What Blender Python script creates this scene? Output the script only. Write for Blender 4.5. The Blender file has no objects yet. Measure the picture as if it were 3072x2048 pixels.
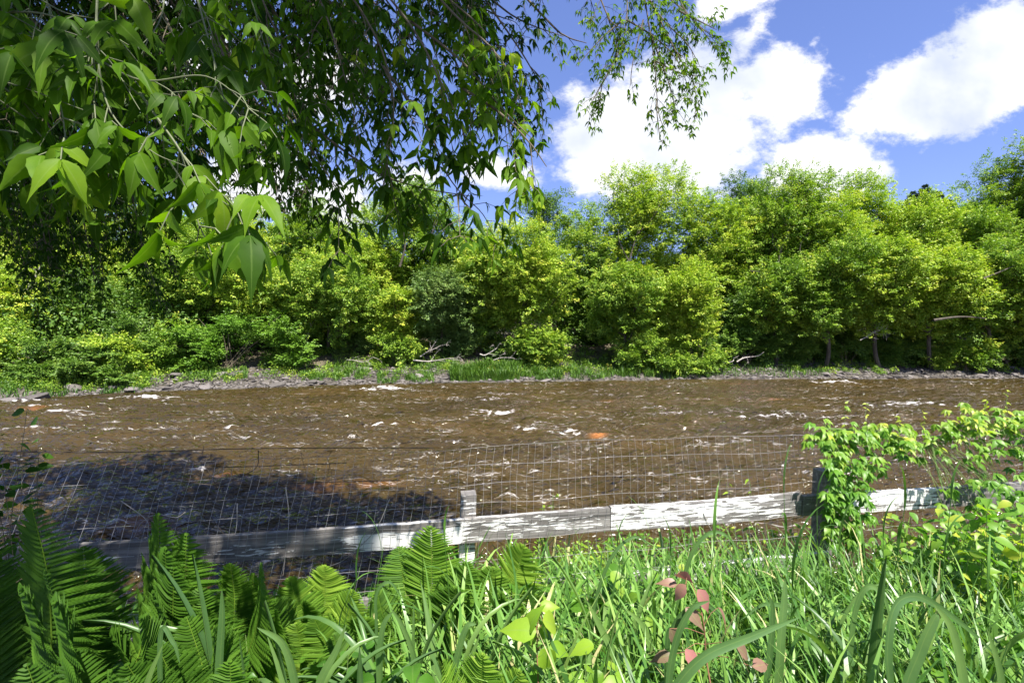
import bpy, math, random
import numpy as np
from mathutils import Vector, Matrix

# ------------------------------------------------------------------ camera, sky, sun, exposure
scene = bpy.context.scene
COL = scene.collection
H = 3.7                       # camera height above the river (water at z = 0)
F = 1400.0; PITCH = math.radians(2.6)
cam_d = bpy.data.cameras.new('camera'); cam = bpy.data.objects.new('camera', cam_d); COL.objects.link(cam)
cam.location = (0, 0, H); cam.rotation_euler = (math.radians(90) - PITCH, 0, 0)
cam_d.sensor_width = 36.0; cam_d.lens = F / 3072 * 36.0
cam_d.clip_start = 0.05; cam_d.clip_end = 2000
scene.camera = cam
scene.view_settings.view_transform = 'Standard'; scene.view_settings.look = 'None'
scene.view_settings.gamma = 1; scene.view_settings.use_curve_mapping = False
scene.view_settings.exposure = 1.3

SUN = Vector((0.22, -0.45, 0.866)).normalized()       # towards the sun
sun_d = bpy.data.lights.new('sun', 'SUN'); sun = bpy.data.objects.new('sun', sun_d); COL.objects.link(sun)
sun_d.energy = 5.0; sun_d.angle = math.radians(0.53); sun_d.color = (1.0, 0.95, 0.87)
sun.rotation_euler = SUN.to_track_quat('Z', 'Y').to_euler(); sun.location = SUN * 60

def P(px, py, Y):
    """point seen at photo pixel (3072x2048) at distance Y in front of the camera"""
    cx = (px - 1536) / F; cy = -(py - 1024) / F
    d = Vector((cx, math.cos(PITCH) + cy * math.sin(PITCH), -math.sin(PITCH) + cy * math.cos(PITCH)))
    return Vector((0, 0, H)) + d * (Y / d.y)

def uv_of(px, py):
    p = P(px, py, 1.0); return p.x, p.z - H

world = bpy.data.worlds.new('World'); scene.world = world; world.use_nodes = True
def build_world():
    nt = world.node_tree; N = nt.nodes; L = nt.links; N.clear()
    out = N.new('ShaderNodeOutputWorld'); bg = N.new('ShaderNodeBackground'); L.new(bg.outputs[0], out.inputs[0])
    sky = N.new('ShaderNodeTexSky'); sky.sky_type = 'NISHITA'; sky.sun_disc = False
    sky.sun_elevation = math.asin(SUN.z); sky.sun_rotation = math.atan2(SUN.x, SUN.y)
    sky.altitude = 200; sky.air_density = 1.0; sky.dust_density = 0.6; sky.ozone_density = 2.2
    tc = N.new('ShaderNodeTexCoord')
    sep = N.new('ShaderNodeSeparateXYZ'); L.new(tc.outputs['Generated'], sep.inputs[0])
    def m(op, a, b=None, c=None, clamp=False):
        n = N.new('ShaderNodeMath'); n.operation = op; n.use_clamp = clamp
        for i, v in enumerate((a, b, c)):
            if v is None: continue
            if isinstance(v, (int, float)): n.inputs[i].default_value = v
            else: L.new(v, n.inputs[i])
        return n.outputs[0]
    ay = m('MAXIMUM', m('ABSOLUTE', sep.outputs[1]), 0.06)
    u = m('DIVIDE', sep.outputs[0], ay); v = m('DIVIDE', sep.outputs[2], ay)
    comb = N.new('ShaderNodeCombineXYZ'); L.new(u, comb.inputs[0]); L.new(v, comb.inputs[1])
    def noise(scale, detail, rough, stretch=(1, 1, 1), off=(0, 0, 0), rot=0):
        mp = N.new('ShaderNodeMapping'); mp.inputs['Scale'].default_value = stretch; mp.inputs['Location'].default_value = off
        mp.inputs['Rotation'].default_value = (0, 0, rot)
        L.new(comb.outputs[0], mp.inputs[0])
        n = N.new('ShaderNodeTexNoise'); n.inputs['Scale'].default_value = scale; n.inputs['Detail'].default_value = detail
        n.inputs['Roughness'].default_value = rough; L.new(mp.outputs[0], n.inputs['Vector']); return n
    # (photo x, photo y, half width, half height, angle, weight)
    blobs = [(1830, 420, 270, 250, 10, 1.0), (2060, 380, 350, 300, 15, 1.1), (2340, 270, 230, 180, 28, 0.92), (1990, 520, 300, 140, 0, .9),
             (2470, 520, 260, 150, 0, 1.2), (2900, 250, 420, 180, 18, 1.15), (2760, 330, 320, 120, 5, 1.0), (3020, 110, 300, 160, 25, .9),
             (1480, 520, 200, 85, -5, .8), (1230, 560, 160, 110, 0, .8), (760, 540, 260, 170, 0, 1.0), (980, 250, 200, 180, 0, .8),
             (2200, 10, 230, 60, 15, .75), (2250, 110, 150, 60, 50, .6), (500, 200, 300, 260, 0, .9), (2440, 130, 90, 40, 35, .45),
             (1000, 620, 200, 130, 0, .9), (-200, 500, 500, 250, 0, .9), (3500, 200, 500, 300, 0, .9), (1900, -700, 700, 300, 0, .9), (600, -900, 600, 350, 0, .9)]
    tot = None
    for (x, y, w, h, a, k) in blobs:
        uu, vv = uv_of(x, y)
        mp = N.new('ShaderNodeMapping'); mp.vector_type = 'TEXTURE'
        mp.inputs['Location'].default_value = (uu, vv, 0); mp.inputs['Rotation'].default_value = (0, 0, math.radians(a))
        mp.inputs['Scale'].default_value = (w / F * 1.12, h / F * 1.12, 1); L.new(comb.outputs[0], mp.inputs[0])
        g = N.new('ShaderNodeTexGradient'); g.gradient_type = 'SPHERICAL'; L.new(mp.outputs[0], g.inputs[0])
        s = m('MULTIPLY', g.outputs['Fac'], k)
        tot = s if tot is None else m('SMOOTH_MAX', tot, s, 0.15)
    n1 = noise(4.2, 9, 0.62, (1, 1.35, 1), (3.1, 1.7, 0), math.radians(-12))
    n2 = noise(17, 8, 0.65, (1, 1.5, 1), (0.3, 5.2, 0), math.radians(-25))
    d = m('ADD', tot, m('MULTIPLY', m('SUBTRACT', n1.outputs['Fac'], 0.5), 0.85))
    d = m('ADD', d, m('MULTIPLY', m('SUBTRACT', n2.outputs['Fac'], 0.5), 0.85))
    mr = N.new('ShaderNodeMapRange'); mr.interpolation_type = 'SMOOTHSTEP'; L.new(d, mr.inputs[0])
    mr.inputs[1].default_value = 0.24; mr.inputs[2].default_value = 0.56
    n3 = noise(3.3, 5, 0.5, (1, 1.2, 1), (8, 2, 0))
    cr = N.new('ShaderNodeValToRGB'); L.new(n3.outputs['Fac'], cr.inputs[0])
    cr.color_ramp.elements[0].position = 0.34; cr.color_ramp.elements[0].color = (.60, .66, .78, 1)
    cr.color_ramp.elements[1].position = 0.56; cr.color_ramp.elements[1].color = (1, 1, 1, 1)
    cm = N.new('ShaderNodeMixRGB'); cm.blend_type = 'MULTIPLY'; cm.inputs[0].default_value = 1
    L.new(cr.outputs[0], cm.inputs[1]); cm.inputs[2].default_value = (6.6, 6.6, 6.7, 1)
    tint = N.new('ShaderNodeMixRGB'); tint.blend_type = 'MULTIPLY'; tint.inputs[0].default_value = 1
    gm = N.new('ShaderNodeGamma'); gm.inputs[1].default_value = 0.75; L.new(sky.outputs[0], gm.inputs[0])
    L.new(gm.outputs[0], tint.inputs[1]); tint.inputs[2].default_value = (1.0, 1.09, 1.70, 1)
    mix = N.new('ShaderNodeMixRGB'); L.new(mr.outputs[0], mix.inputs[0]); L.new(tint.outputs[0], mix.inputs[1]); L.new(cm.outputs[0], mix.inputs[2])
    L.new(mix.outputs[0], bg.inputs[0]); bg.inputs[1].default_value = 0.078
build_world()

rng = np.random.default_rng(7)
V3 = lambda *a: np.array(a, float)

# ------------------------------------------------------------------ helpers
def nrm(a): return a / np.maximum(np.linalg.norm(a, axis=-1, keepdims=True), 1e-9)

class MB:
    """collects polygons with a per-vertex 'rnd' value and builds ONE mesh"""
    def __init__(s): s.v = []; s.f = []; s.r = []; s.c = []; s.n = 0
    def add(s, v, f, r=None, c=None):
        v = np.asarray(v, float).reshape(-1, 3); s.v.append(v)
        for arr in (f if isinstance(f, list) else [f]):
            arr = np.asarray(arr, int)
            if arr.size: s.f.append(arr + s.n)
        s.r.append(np.full(len(v), .5) if r is None else np.broadcast_to(np.asarray(r, float), (len(v),)))
        s.c.append(np.zeros(len(v)) if c is None else np.broadcast_to(np.asarray(c, float), (len(v),)))
        s.n += len(v)
    def mesh(s, name, origin=(0, 0, 0), smooth=False):
        me = bpy.data.meshes.new(name)
        v = np.concatenate(s.v) - np.array(origin, float)
        loops = []; starts = []; totals = []; k = 0
        for a in s.f:
            n, m_ = a.shape; loops.append(a.ravel()); starts.append(k + np.arange(n) * m_); totals.append(np.full(n, m_)); k += n * m_
        loops = np.concatenate(loops); starts = np.concatenate(starts); totals = np.concatenate(totals)
        me.vertices.add(len(v)); me.vertices.foreach_set('co', v.astype(np.float32).ravel())
        me.loops.add(len(loops)); me.loops.foreach_set('vertex_index', loops.astype(np.int32))
        me.polygons.add(len(starts)); me.polygons.foreach_set('loop_start', starts.astype(np.int32))
        try: me.polygons.foreach_set('loop_total', totals.astype(np.int32))
        except Exception: pass
        me.polygons.foreach_set('use_smooth', np.full(len(starts), smooth))
        at = me.attributes.new('rnd', 'FLOAT', 'POINT'); at.data.foreach_set('value', np.concatenate(s.r).astype(np.float32))
        at = me.attributes.new('aux', 'FLOAT', 'POINT'); at.data.foreach_set('value', np.concatenate(s.c).astype(np.float32))
        me.update(); me.validate(); return me
    def build(s, name, mat, parent=None, loc=(0, 0, 0), smooth=False):
        """vertices are world coordinates; loc is the object's origin"""
        me = s.mesh(name, loc, smooth); me.materials.append(mat)
        o = bpy.data.objects.new(name, me); COL.objects.link(o)
        if parent is not None:
            o.parent = parent; base = wloc(parent); o.location = Vector(loc) - base
        else: o.location = loc
        return o

def wloc(o):
    l = Vector(o.location)
    while o.parent: o = o.parent; l += Vector(o.location)
    return l

def tag(o, label=None, cat=None, group=None, kind=None):
    if label: o['label'] = label
    if cat: o['category'] = cat
    if group: o['group'] = group
    if kind: o['kind'] = kind
    return o

def thing(name, loc, label, cat, group=None):
    o = bpy.data.objects.new(name, None); o.empty_display_size = .2; COL.objects.link(o); o.location = loc
    return tag(o, label, cat, group)

def copy_tree(o, parent=None):
    c = o.copy(); COL.objects.link(c); c.parent = parent
    for ch in list(o.children): copy_tree(ch, c)
    return c

def scatter(mb, tmpl, pos, a, n, size, rnd, wid=None, aux=None):
    """place a leaf template: x along a, z along n"""
    tv, tf = tmpl; pos = np.asarray(pos, float); N = len(pos)
    if N == 0: return
    a = nrm(a); n = n - a * (a * n).sum(-1, keepdims=True); n = nrm(n); b = np.cross(n, a)
    size = np.broadcast_to(np.asarray(size, float), (N,)); w = size if wid is None else np.broadcast_to(np.asarray(wid, float), (N,))
    X = tv[None, :, 0:1] * (a * size[:, None])[:, None, :] + tv[None, :, 1:2] * (b * w[:, None])[:, None, :] + tv[None, :, 2:3] * (n * size[:, None])[:, None, :]
    v = (X + pos[:, None, :]).reshape(-1, 3); k = len(tv)
    fs = [(f[None] + (np.arange(N) * k)[:, None, None]).reshape(-1, f.shape[1]) for f in (tf if isinstance(tf, list) else [tf])]
    r = np.repeat(np.broadcast_to(np.asarray(rnd, float), (N,)), k)
    if aux is None and len(tv) in (36, 27, 48): aux = np.tile([0, 1, 0], len(tv) // 3)
    c = None if aux is None else np.tile(aux, N)
    mb.add(v, fs, r, c)

def leaf_tmpl(st, hw, droop=0.15, fold=0.25, serr=0.0):
    """ovate leaf: stations st (0..1), half widths hw, three vertices across"""
    v = []; 
    for i, (x, h) in enumerate(zip(st, hw)):
        z = -droop * x * x
        hh = h * (1 + (serr if i % 2 else -serr))
        v += [(x, -hh, z + fold * h), (x, 0, z), (x, hh, z + fold * h)]
    f = []
    for i in range(len(st) - 1):
        a = 3 * i; b = a + 3
        f += [(a, b, b + 1, a + 1), (a + 1, b + 1, b + 2, a + 2)]
    return np.array(v, float), np.array(f, int)

T_DIA = (np.array([(0, 0, 0), (.45, -.3, .06), (1, 0, -.12), (.45, .3, .06)], float), np.array([(0, 1, 2), (0, 2, 3)], int))
T_MED = leaf_tmpl([0, .28, .62, 1], [.02, .21, .14, .0], .25, .3)
T_BIG = leaf_tmpl([0, .05, .12, .2, .3, .4, .5, .6, .7, .8, .9, 1], [.012, .09, .165, .215, .235, .225, .20, .16, .10, .052, .022, .0], .38, .22, .05)
T_BIG2 = leaf_tmpl([0, .05, .12, .2, .3, .4, .5, .6, .7, .8, .9, 1], [.012, .07, .14, .19, .225, .235, .215, .175, .12, .066, .028, .0], .62, .12, .08)
T_BIG3 = leaf_tmpl([0, .05, .12, .2, .3, .4, .5, .6, .7, .8, .9, 1], [.012, .08, .15, .19, .20, .185, .16, .12, .08, .045, .02, .0], .18, .35, .06)
T_ROUND = leaf_tmpl([0, .12, .35, .6, .85, 1], [.02, .22, .33, .28, .11, .0], .15, .2)
T_BROAD = leaf_tmpl([0, .05, .15, .3, .45, .6, .75, .88, 1], [.03, .15, .25, .30, .29, .23, .14, .06, .0], .35, .28, .05)

def blade_tmpl(bend, k=9, tip_curl=0.0):
    """grass blade: grows up z and bends towards +x, unit length, width in y (unit)"""
    v = []; x = z = 0.0; ang = 0.08
    for i in range(k):
        t = i / (k - 1); w = .5 * min(1, .55 + 1.6 * t) * (1 - t ** 3.0)
        v += [(x, -w, z), (x - .0, w, z)]
        ang = 0.08 + bend * t ** 1.4 + tip_curl * max(0, t - .6) * 3
        x += math.sin(ang) / (k - 1); z += math.cos(ang) / (k - 1)
    f = [(2 * i, 2 * i + 1, 2 * i + 3, 2 * i + 2) for i in range(k - 1)]
    return np.array(v, float), np.array(f, int)
BLADES = [blade_tmpl(b, 9, c) for b, c in ((.25, 0), (.6, 0), (1.0, .2), (1.5, .4), (2.1, .3), (.4, 1.0))]

def catmull(pts, n=8):
    p = np.array([tuple(q) for q in pts], float); p = np.vstack([2 * p[0] - p[1], p, 2 * p[-1] - p[-2]]); out = []
    for i in range(1, len(p) - 2):
        for t in np.linspace(0, 1, n, endpoint=False):
            a, b, c, d = p[i - 1], p[i], p[i + 1], p[i + 2]
            out.append(.5 * ((2 * b) + (c - a) * t + (2 * a - 5 * b + 4 * c - d) * t * t + (-a + 3 * b - 3 * c + d) * t ** 3))
    out.append(p[-2]); return np.array(out)

def tube(mb, pts, r0, r1=None, sides=6, rnd=.5, pw=1.0):
    pts = np.asarray([tuple(q) for q in pts], float); n = len(pts); r1 = r0 if r1 is None else r1
    rad = r0 + (r1 - r0) * np.linspace(0, 1, n) ** pw
    tan = nrm(np.gradient(pts, axis=0)); ref = V3(.31, .17, .93)
    if abs(tan[0] @ ref) > .9: ref = V3(1, 0, 0)
    u = nrm(np.cross(tan, ref)); w = np.cross(tan, u)
    a = np.linspace(0, 2 * math.pi, sides, endpoint=False)
    v = pts[:, None] + rad[:, None, None] * (np.cos(a)[None, :, None] * u[:, None] + np.sin(a)[None, :, None] * w[:, None])
    i = np.arange(n - 1)[:, None] * sides; j = np.arange(sides)[None]; k = (np.arange(sides) + 1) % sides
    f = np.stack([i + j, i + k[None], i + sides + k[None], i + sides + j], -1).reshape(-1, 4)
    mb.add(v.reshape(-1, 3), f, rnd)

def box(mb, c, sx, sy, sz, M=None, rnd=.5):
    v = np.array([(x, y, z) for x in (-.5, .5) for y in (-.5, .5) for z in (-.5, .5)]) * (sx, sy, sz)
    if M is not None: v = v @ np.array(M).T
    f = np.array([(0, 1, 3, 2), (4, 6, 7, 5), (0, 4, 5, 1), (2, 3, 7, 6), (0, 2, 6, 4), (1, 5, 7, 3)])
    mb.add(v + np.array(tuple(c)), f, rnd)

_pr = np.random.default_rng(11); _perm = _pr.permutation(512); _grad = nrm(_pr.normal(size=(512, 2)))
def perlin(x, y):
    xi = np.floor(x).astype(int); yi = np.floor(y).astype(int); xf = x - xi; yf = y - yi
    def g(i, j):
        h = _perm[(_perm[(xi + i) % 512] + yi + j) % 512]; gr = _grad[h]; return gr[..., 0] * (xf - i) + gr[..., 1] * (yf - j)
    s = lambda t: t * t * t * (t * (t * 6 - 15) + 10)
    u, v = s(xf), s(yf)
    return ((g(0, 0) * (1 - u) + g(1, 0) * u) * (1 - v) + (g(0, 1) * (1 - u) + g(1, 1) * u) * v) * 1.5

# ------------------------------------------------------------------ materials
def new_mat(name):
    m = bpy.data.materials.new(name); m.use_nodes = True; nt = m.node_tree; nt.nodes.clear()
    out = nt.nodes.new('ShaderNodeOutputMaterial'); return m, nt.nodes, nt.links, out

def ramp(N, stops):
    r = N.new('ShaderNodeValToRGB'); e = r.color_ramp.elements
    e[0].position, e[0].color = stops[0][0], (*stops[0][1], 1); e[1].position, e[1].color = stops[-1][0], (*stops[-1][1], 1)
    for p, c in stops[1:-1]:
        x = e.new(p); x.color = (*c, 1)
    return r

def leaf_mat(name, stops, trans=.42, rough=.42, tcol=(1.0, 1.2, .35), spec=.3, vein=False, nscale=6.0):
    m, N, L, out = new_mat(name)
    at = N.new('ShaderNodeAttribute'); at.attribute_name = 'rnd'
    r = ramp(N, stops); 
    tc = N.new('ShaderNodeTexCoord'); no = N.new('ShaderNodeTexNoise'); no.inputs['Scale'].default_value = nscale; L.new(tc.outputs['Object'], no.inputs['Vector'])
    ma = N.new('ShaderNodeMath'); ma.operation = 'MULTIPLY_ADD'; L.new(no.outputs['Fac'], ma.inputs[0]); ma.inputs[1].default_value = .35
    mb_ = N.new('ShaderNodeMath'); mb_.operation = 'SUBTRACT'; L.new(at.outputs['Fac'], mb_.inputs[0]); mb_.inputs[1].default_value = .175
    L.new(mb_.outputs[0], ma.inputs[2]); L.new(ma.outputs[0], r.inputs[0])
    col = r.outputs[0]
    if vein:
        ax = N.new('ShaderNodeAttribute'); ax.attribute_name = 'aux'
        mx = N.new('ShaderNodeMixRGB'); L.new(ax.outputs['Fac'], mx.inputs[0]); L.new(col, mx.inputs[1]); mx.inputs[2].default_value = (.25, .36, .10, 1)
        vr = N.new('ShaderNodeMapRange'); vr.inputs[1].default_value = .88; vr.inputs[2].default_value = 1.0; vr.inputs[4].default_value = .3; L.new(ax.outputs['Fac'], vr.inputs[0]); L.new(vr.outputs[0], mx.inputs[0]); col = mx.outputs[0]
    b = N.new('ShaderNodeBsdfPrincipled'); L.new(col, b.inputs['Base Color']); b.inputs['Roughness'].default_value = rough
    b.inputs['Specular IOR Level'].default_value = spec
    tm = N.new('ShaderNodeMixRGB'); tm.blend_type = 'MULTIPLY'; tm.inputs[0].default_value = 1; L.new(col, tm.inputs[1]); tm.inputs[2].default_value = (*tcol, 1)
    t = N.new('ShaderNodeBsdfTranslucent'); L.new(tm.outputs[0], t.inputs[0])
    mix = N.new('ShaderNodeMixShader'); mix.inputs[0].default_value = trans; L.new(b.outputs[0], mix.inputs[1]); L.new(t.outputs[0], mix.inputs[2])
    L.new(mix.outputs[0], out.inputs[0]); return m

def bark_mat(name, c1, c2, scale=9, stretch=(1, 1, .25)):
    m, N, L, out = new_mat(name)
    tc = N.new('ShaderNodeTexCoord'); mp = N.new('ShaderNodeMapping'); mp.inputs['Scale'].default_value = stretch; L.new(tc.outputs['Object'], mp.inputs[0])
    no = N.new('ShaderNodeTexNoise'); no.inputs['Scale'].default_value = scale; no.inputs['Detail'].default_value = 6; no.inputs['Roughness'].default_value = .65; L.new(mp.outputs[0], no.inputs['Vector'])
    r = ramp(N, [(.3, c1), (.7, c2)]); L.new(no.outputs['Fac'], r.inputs[0])
    b = N.new('ShaderNodeBsdfPrincipled'); L.new(r.outputs[0], b.inputs['Base Color']); b.inputs['Roughness'].default_value = .85
    bp = N.new('ShaderNodeBump'); bp.inputs['Strength'].default_value = .5; bp.inputs['Distance'].default_value = .01; L.new(no.outputs['Fac'], bp.inputs['Height']); L.new(bp.outputs[0], b.inputs['Normal'])
    L.new(b.outputs[0], out.inputs[0]); return m

M = {}
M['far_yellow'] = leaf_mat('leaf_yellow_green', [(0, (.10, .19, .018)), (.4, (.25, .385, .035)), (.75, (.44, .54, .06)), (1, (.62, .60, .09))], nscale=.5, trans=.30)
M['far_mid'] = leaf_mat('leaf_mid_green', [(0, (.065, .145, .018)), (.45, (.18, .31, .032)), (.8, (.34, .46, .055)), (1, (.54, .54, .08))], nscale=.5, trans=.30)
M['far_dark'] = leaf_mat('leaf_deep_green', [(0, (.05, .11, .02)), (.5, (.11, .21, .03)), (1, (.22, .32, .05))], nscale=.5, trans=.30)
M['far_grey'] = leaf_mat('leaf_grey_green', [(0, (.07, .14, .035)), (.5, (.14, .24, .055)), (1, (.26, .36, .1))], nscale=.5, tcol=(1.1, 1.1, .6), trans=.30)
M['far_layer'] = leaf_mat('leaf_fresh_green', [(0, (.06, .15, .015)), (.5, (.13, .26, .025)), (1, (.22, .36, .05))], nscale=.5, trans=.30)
M['pine'] = leaf_mat('needle_dark', [(0, (.03, .06, .035)), (1, (.08, .13, .06))], trans=.1)
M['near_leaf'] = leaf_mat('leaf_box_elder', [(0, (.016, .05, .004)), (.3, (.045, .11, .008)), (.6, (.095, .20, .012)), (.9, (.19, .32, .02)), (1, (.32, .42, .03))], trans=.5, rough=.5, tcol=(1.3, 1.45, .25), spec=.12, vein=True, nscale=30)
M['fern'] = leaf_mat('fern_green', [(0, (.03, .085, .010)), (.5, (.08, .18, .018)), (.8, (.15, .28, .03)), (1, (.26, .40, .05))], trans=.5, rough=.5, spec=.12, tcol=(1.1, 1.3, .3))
M['grass'] = leaf_mat('grass_green', [(0, (.035, .10, .018)), (.4, (.09, .21, .035)), (.75, (.18, .34, .065)), (.95, (.28, .42, .10)), (1, (.5, .46, .22))], trans=.3, rough=.38, spec=.5, tcol=(1.1, 1.15, .4))
M['lily'] = leaf_mat('daylily_green', [(0, (.04, .10, .028)), (.5, (.095, .19, .055)), (1, (.20, .32, .08))], trans=.38, rough=.36, spec=.45, vein=True, nscale=18, tcol=(1.0, 1.15, .4))
M['bright'] = leaf_mat('leaf_bright_lime', [(0, (.13, .26, .02)), (.5, (.22, .38, .03)), (1, (.36, .48, .05))], trans=.45, vein=True, nscale=30)
M['vine'] = leaf_mat('leaf_creeper', [(0, (.06, .17, .02)), (.5, (.13, .29, .03)), (.85, (.26, .40, .05)), (1, (.46, .50, .06))], trans=.45, rough=.4, spec=.35, vein=True, nscale=25)
M['red'] = leaf_mat('leaf_pink_red', [(0, (.16, .13, .07)), (.4, (.32, .17, .13)), (.7, (.44, .18, .17)), (1, (.5, .3, .2))], trans=.35, tcol=(1.2, .8, .7), vein=True, nscale=45)
M['bank_grass'] = leaf_mat('bank_grass_green', [(0, (.04, .10, .015)), (.5, (.09, .19, .025)), (.85, (.18, .30, .04)), (1, (.26, .34, .06))], trans=.3, nscale=.6)
M['stem'] = bark_mat('green_stem', (.10, .17, .04), (.16, .24, .06))
M['stem_red'] = bark_mat('red_stem', (.18, .08, .05), (.3, .13, .07))
M['bark'] = bark_mat('bark_dark', (.035, .028, .02), (.12, .10, .075))
M['twig'] = bark_mat('twig_brown', (.07, .055, .035), (.18, .15, .1))
M['pale_twig'] = bark_mat('twig_pale_green', (.09, .11, .05), (.17, .19, .11))
M['dead'] = bark_mat('dead_wood_grey', (.22, .19, .16), (.48, .44, .4), 14, (1, 1, 1))

def stone_mat(name, stops, scale=1.3):
    m, N, L, out = new_mat(name)
    at = N.new('ShaderNodeAttribute'); at.attribute_name = 'rnd'; oi = N.new('ShaderNodeObjectInfo')
    ad = N.new('ShaderNodeMath'); ad.operation = 'ADD'; L.new(at.outputs['Fac'], ad.inputs[0])
    sc = N.new('ShaderNodeMath'); sc.operation = 'MULTIPLY_ADD'; L.new(oi.outputs['Random'], sc.inputs[0]); sc.inputs[1].default_value = .5; sc.inputs[2].default_value = -.25
    L.new(sc.outputs[0], ad.inputs[1])
    tc = N.new('ShaderNodeTexCoord'); no = N.new('ShaderNodeTexNoise'); no.inputs['Scale'].default_value = 9; no.inputs['Detail'].default_value = 8; no.inputs['Roughness'].default_value = .7; L.new(tc.outputs['Object'], no.inputs['Vector'])
    r = ramp(N, stops); L.new(ad.outputs[0], r.inputs[0])
    r2 = ramp(N, [(.3, (.55, .52, .5)), (.7, (1.1, 1.1, 1.1))]); L.new(no.outputs['Fac'], r2.inputs[0])
    mx = N.new('ShaderNodeMixRGB'); mx.blend_type = 'MULTIPLY'; mx.inputs[0].default_value = 1; L.new(r.outputs[0], mx.inputs[1]); L.new(r2.outputs[0], mx.inputs[2])
    b = N.new('ShaderNodeBsdfPrincipled'); L.new(mx.outputs[0], b.inputs['Base Color']); b.inputs['Roughness'].default_value = .8
    bp = N.new('ShaderNodeBump'); bp.inputs['Strength'].default_value = .5; bp.inputs['Distance'].default_value = .03; L.new(no.outputs['Fac'], bp.inputs['Height']); L.new(bp.outputs[0], b.inputs['Normal'])
    L.new(b.outputs[0], out.inputs[0]); return m
M['stone'] = stone_mat('river_stone', [(0, (.05, .045, .04)), (.4, (.11, .10, .09)), (.75, (.22, .2, .19)), (1, (.46, .42, .41))])
M['stone_orange'] = stone_mat('wet_orange_stone', [(0, (.42, .15, .04)), (1, (.6, .25, .08))])

def ground_mat():
    m, N, L, out = new_mat('bank_soil')
    tc = N.new('ShaderNodeTexCoord')
    no = N.new('ShaderNodeTexNoise'); no.inputs['Scale'].default_value = .8; no.inputs['Detail'].default_value = 8; L.new(tc.outputs['Object'], no.inputs['Vector'])
    vo = N.new('ShaderNodeTexVoronoi'); vo.inputs['Scale'].default_value = 5; L.new(tc.outputs['Object'], vo.inputs['Vector'])
    r = ramp(N, [(.3, (.03, .035, .015)), (.5, (.07, .06, .035)), (.7, (.12, .10, .065))]); L.new(no.outputs['Fac'], r.inputs[0])
    # gravel where the ground is near water level (attribute aux)
    ax = N.new('ShaderNodeAttribute'); ax.attribute_name = 'aux'
    gr = ramp(N, [(0, (.035, .03, .022)), (.5, (.075, .065, .05)), (1, (.14, .125, .11))]); L.new(vo.outputs['Color'], gr.inputs[0])
    mx = N.new('ShaderNodeMixRGB'); L.new(ax.outputs['Fac'], mx.inputs[0]); L.new(r.outputs[0], mx.inputs[1]); L.new(gr.outputs[0], mx.inputs[2])
    b = N.new('ShaderNodeBsdfPrincipled'); L.new(mx.outputs[0], b.inputs['Base Color']); b.inputs['Roughness'].default_value = .95
    bp = N.new('ShaderNodeBump'); bp.inputs['Strength'].default_value = .8; bp.inputs['Distance'].default_value = .08; L.new(vo.outputs['Distance'], bp.inputs['Height']); L.new(bp.outputs[0], b.inputs['Normal'])
    L.new(b.outputs[0], out.inputs[0]); return m

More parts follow.
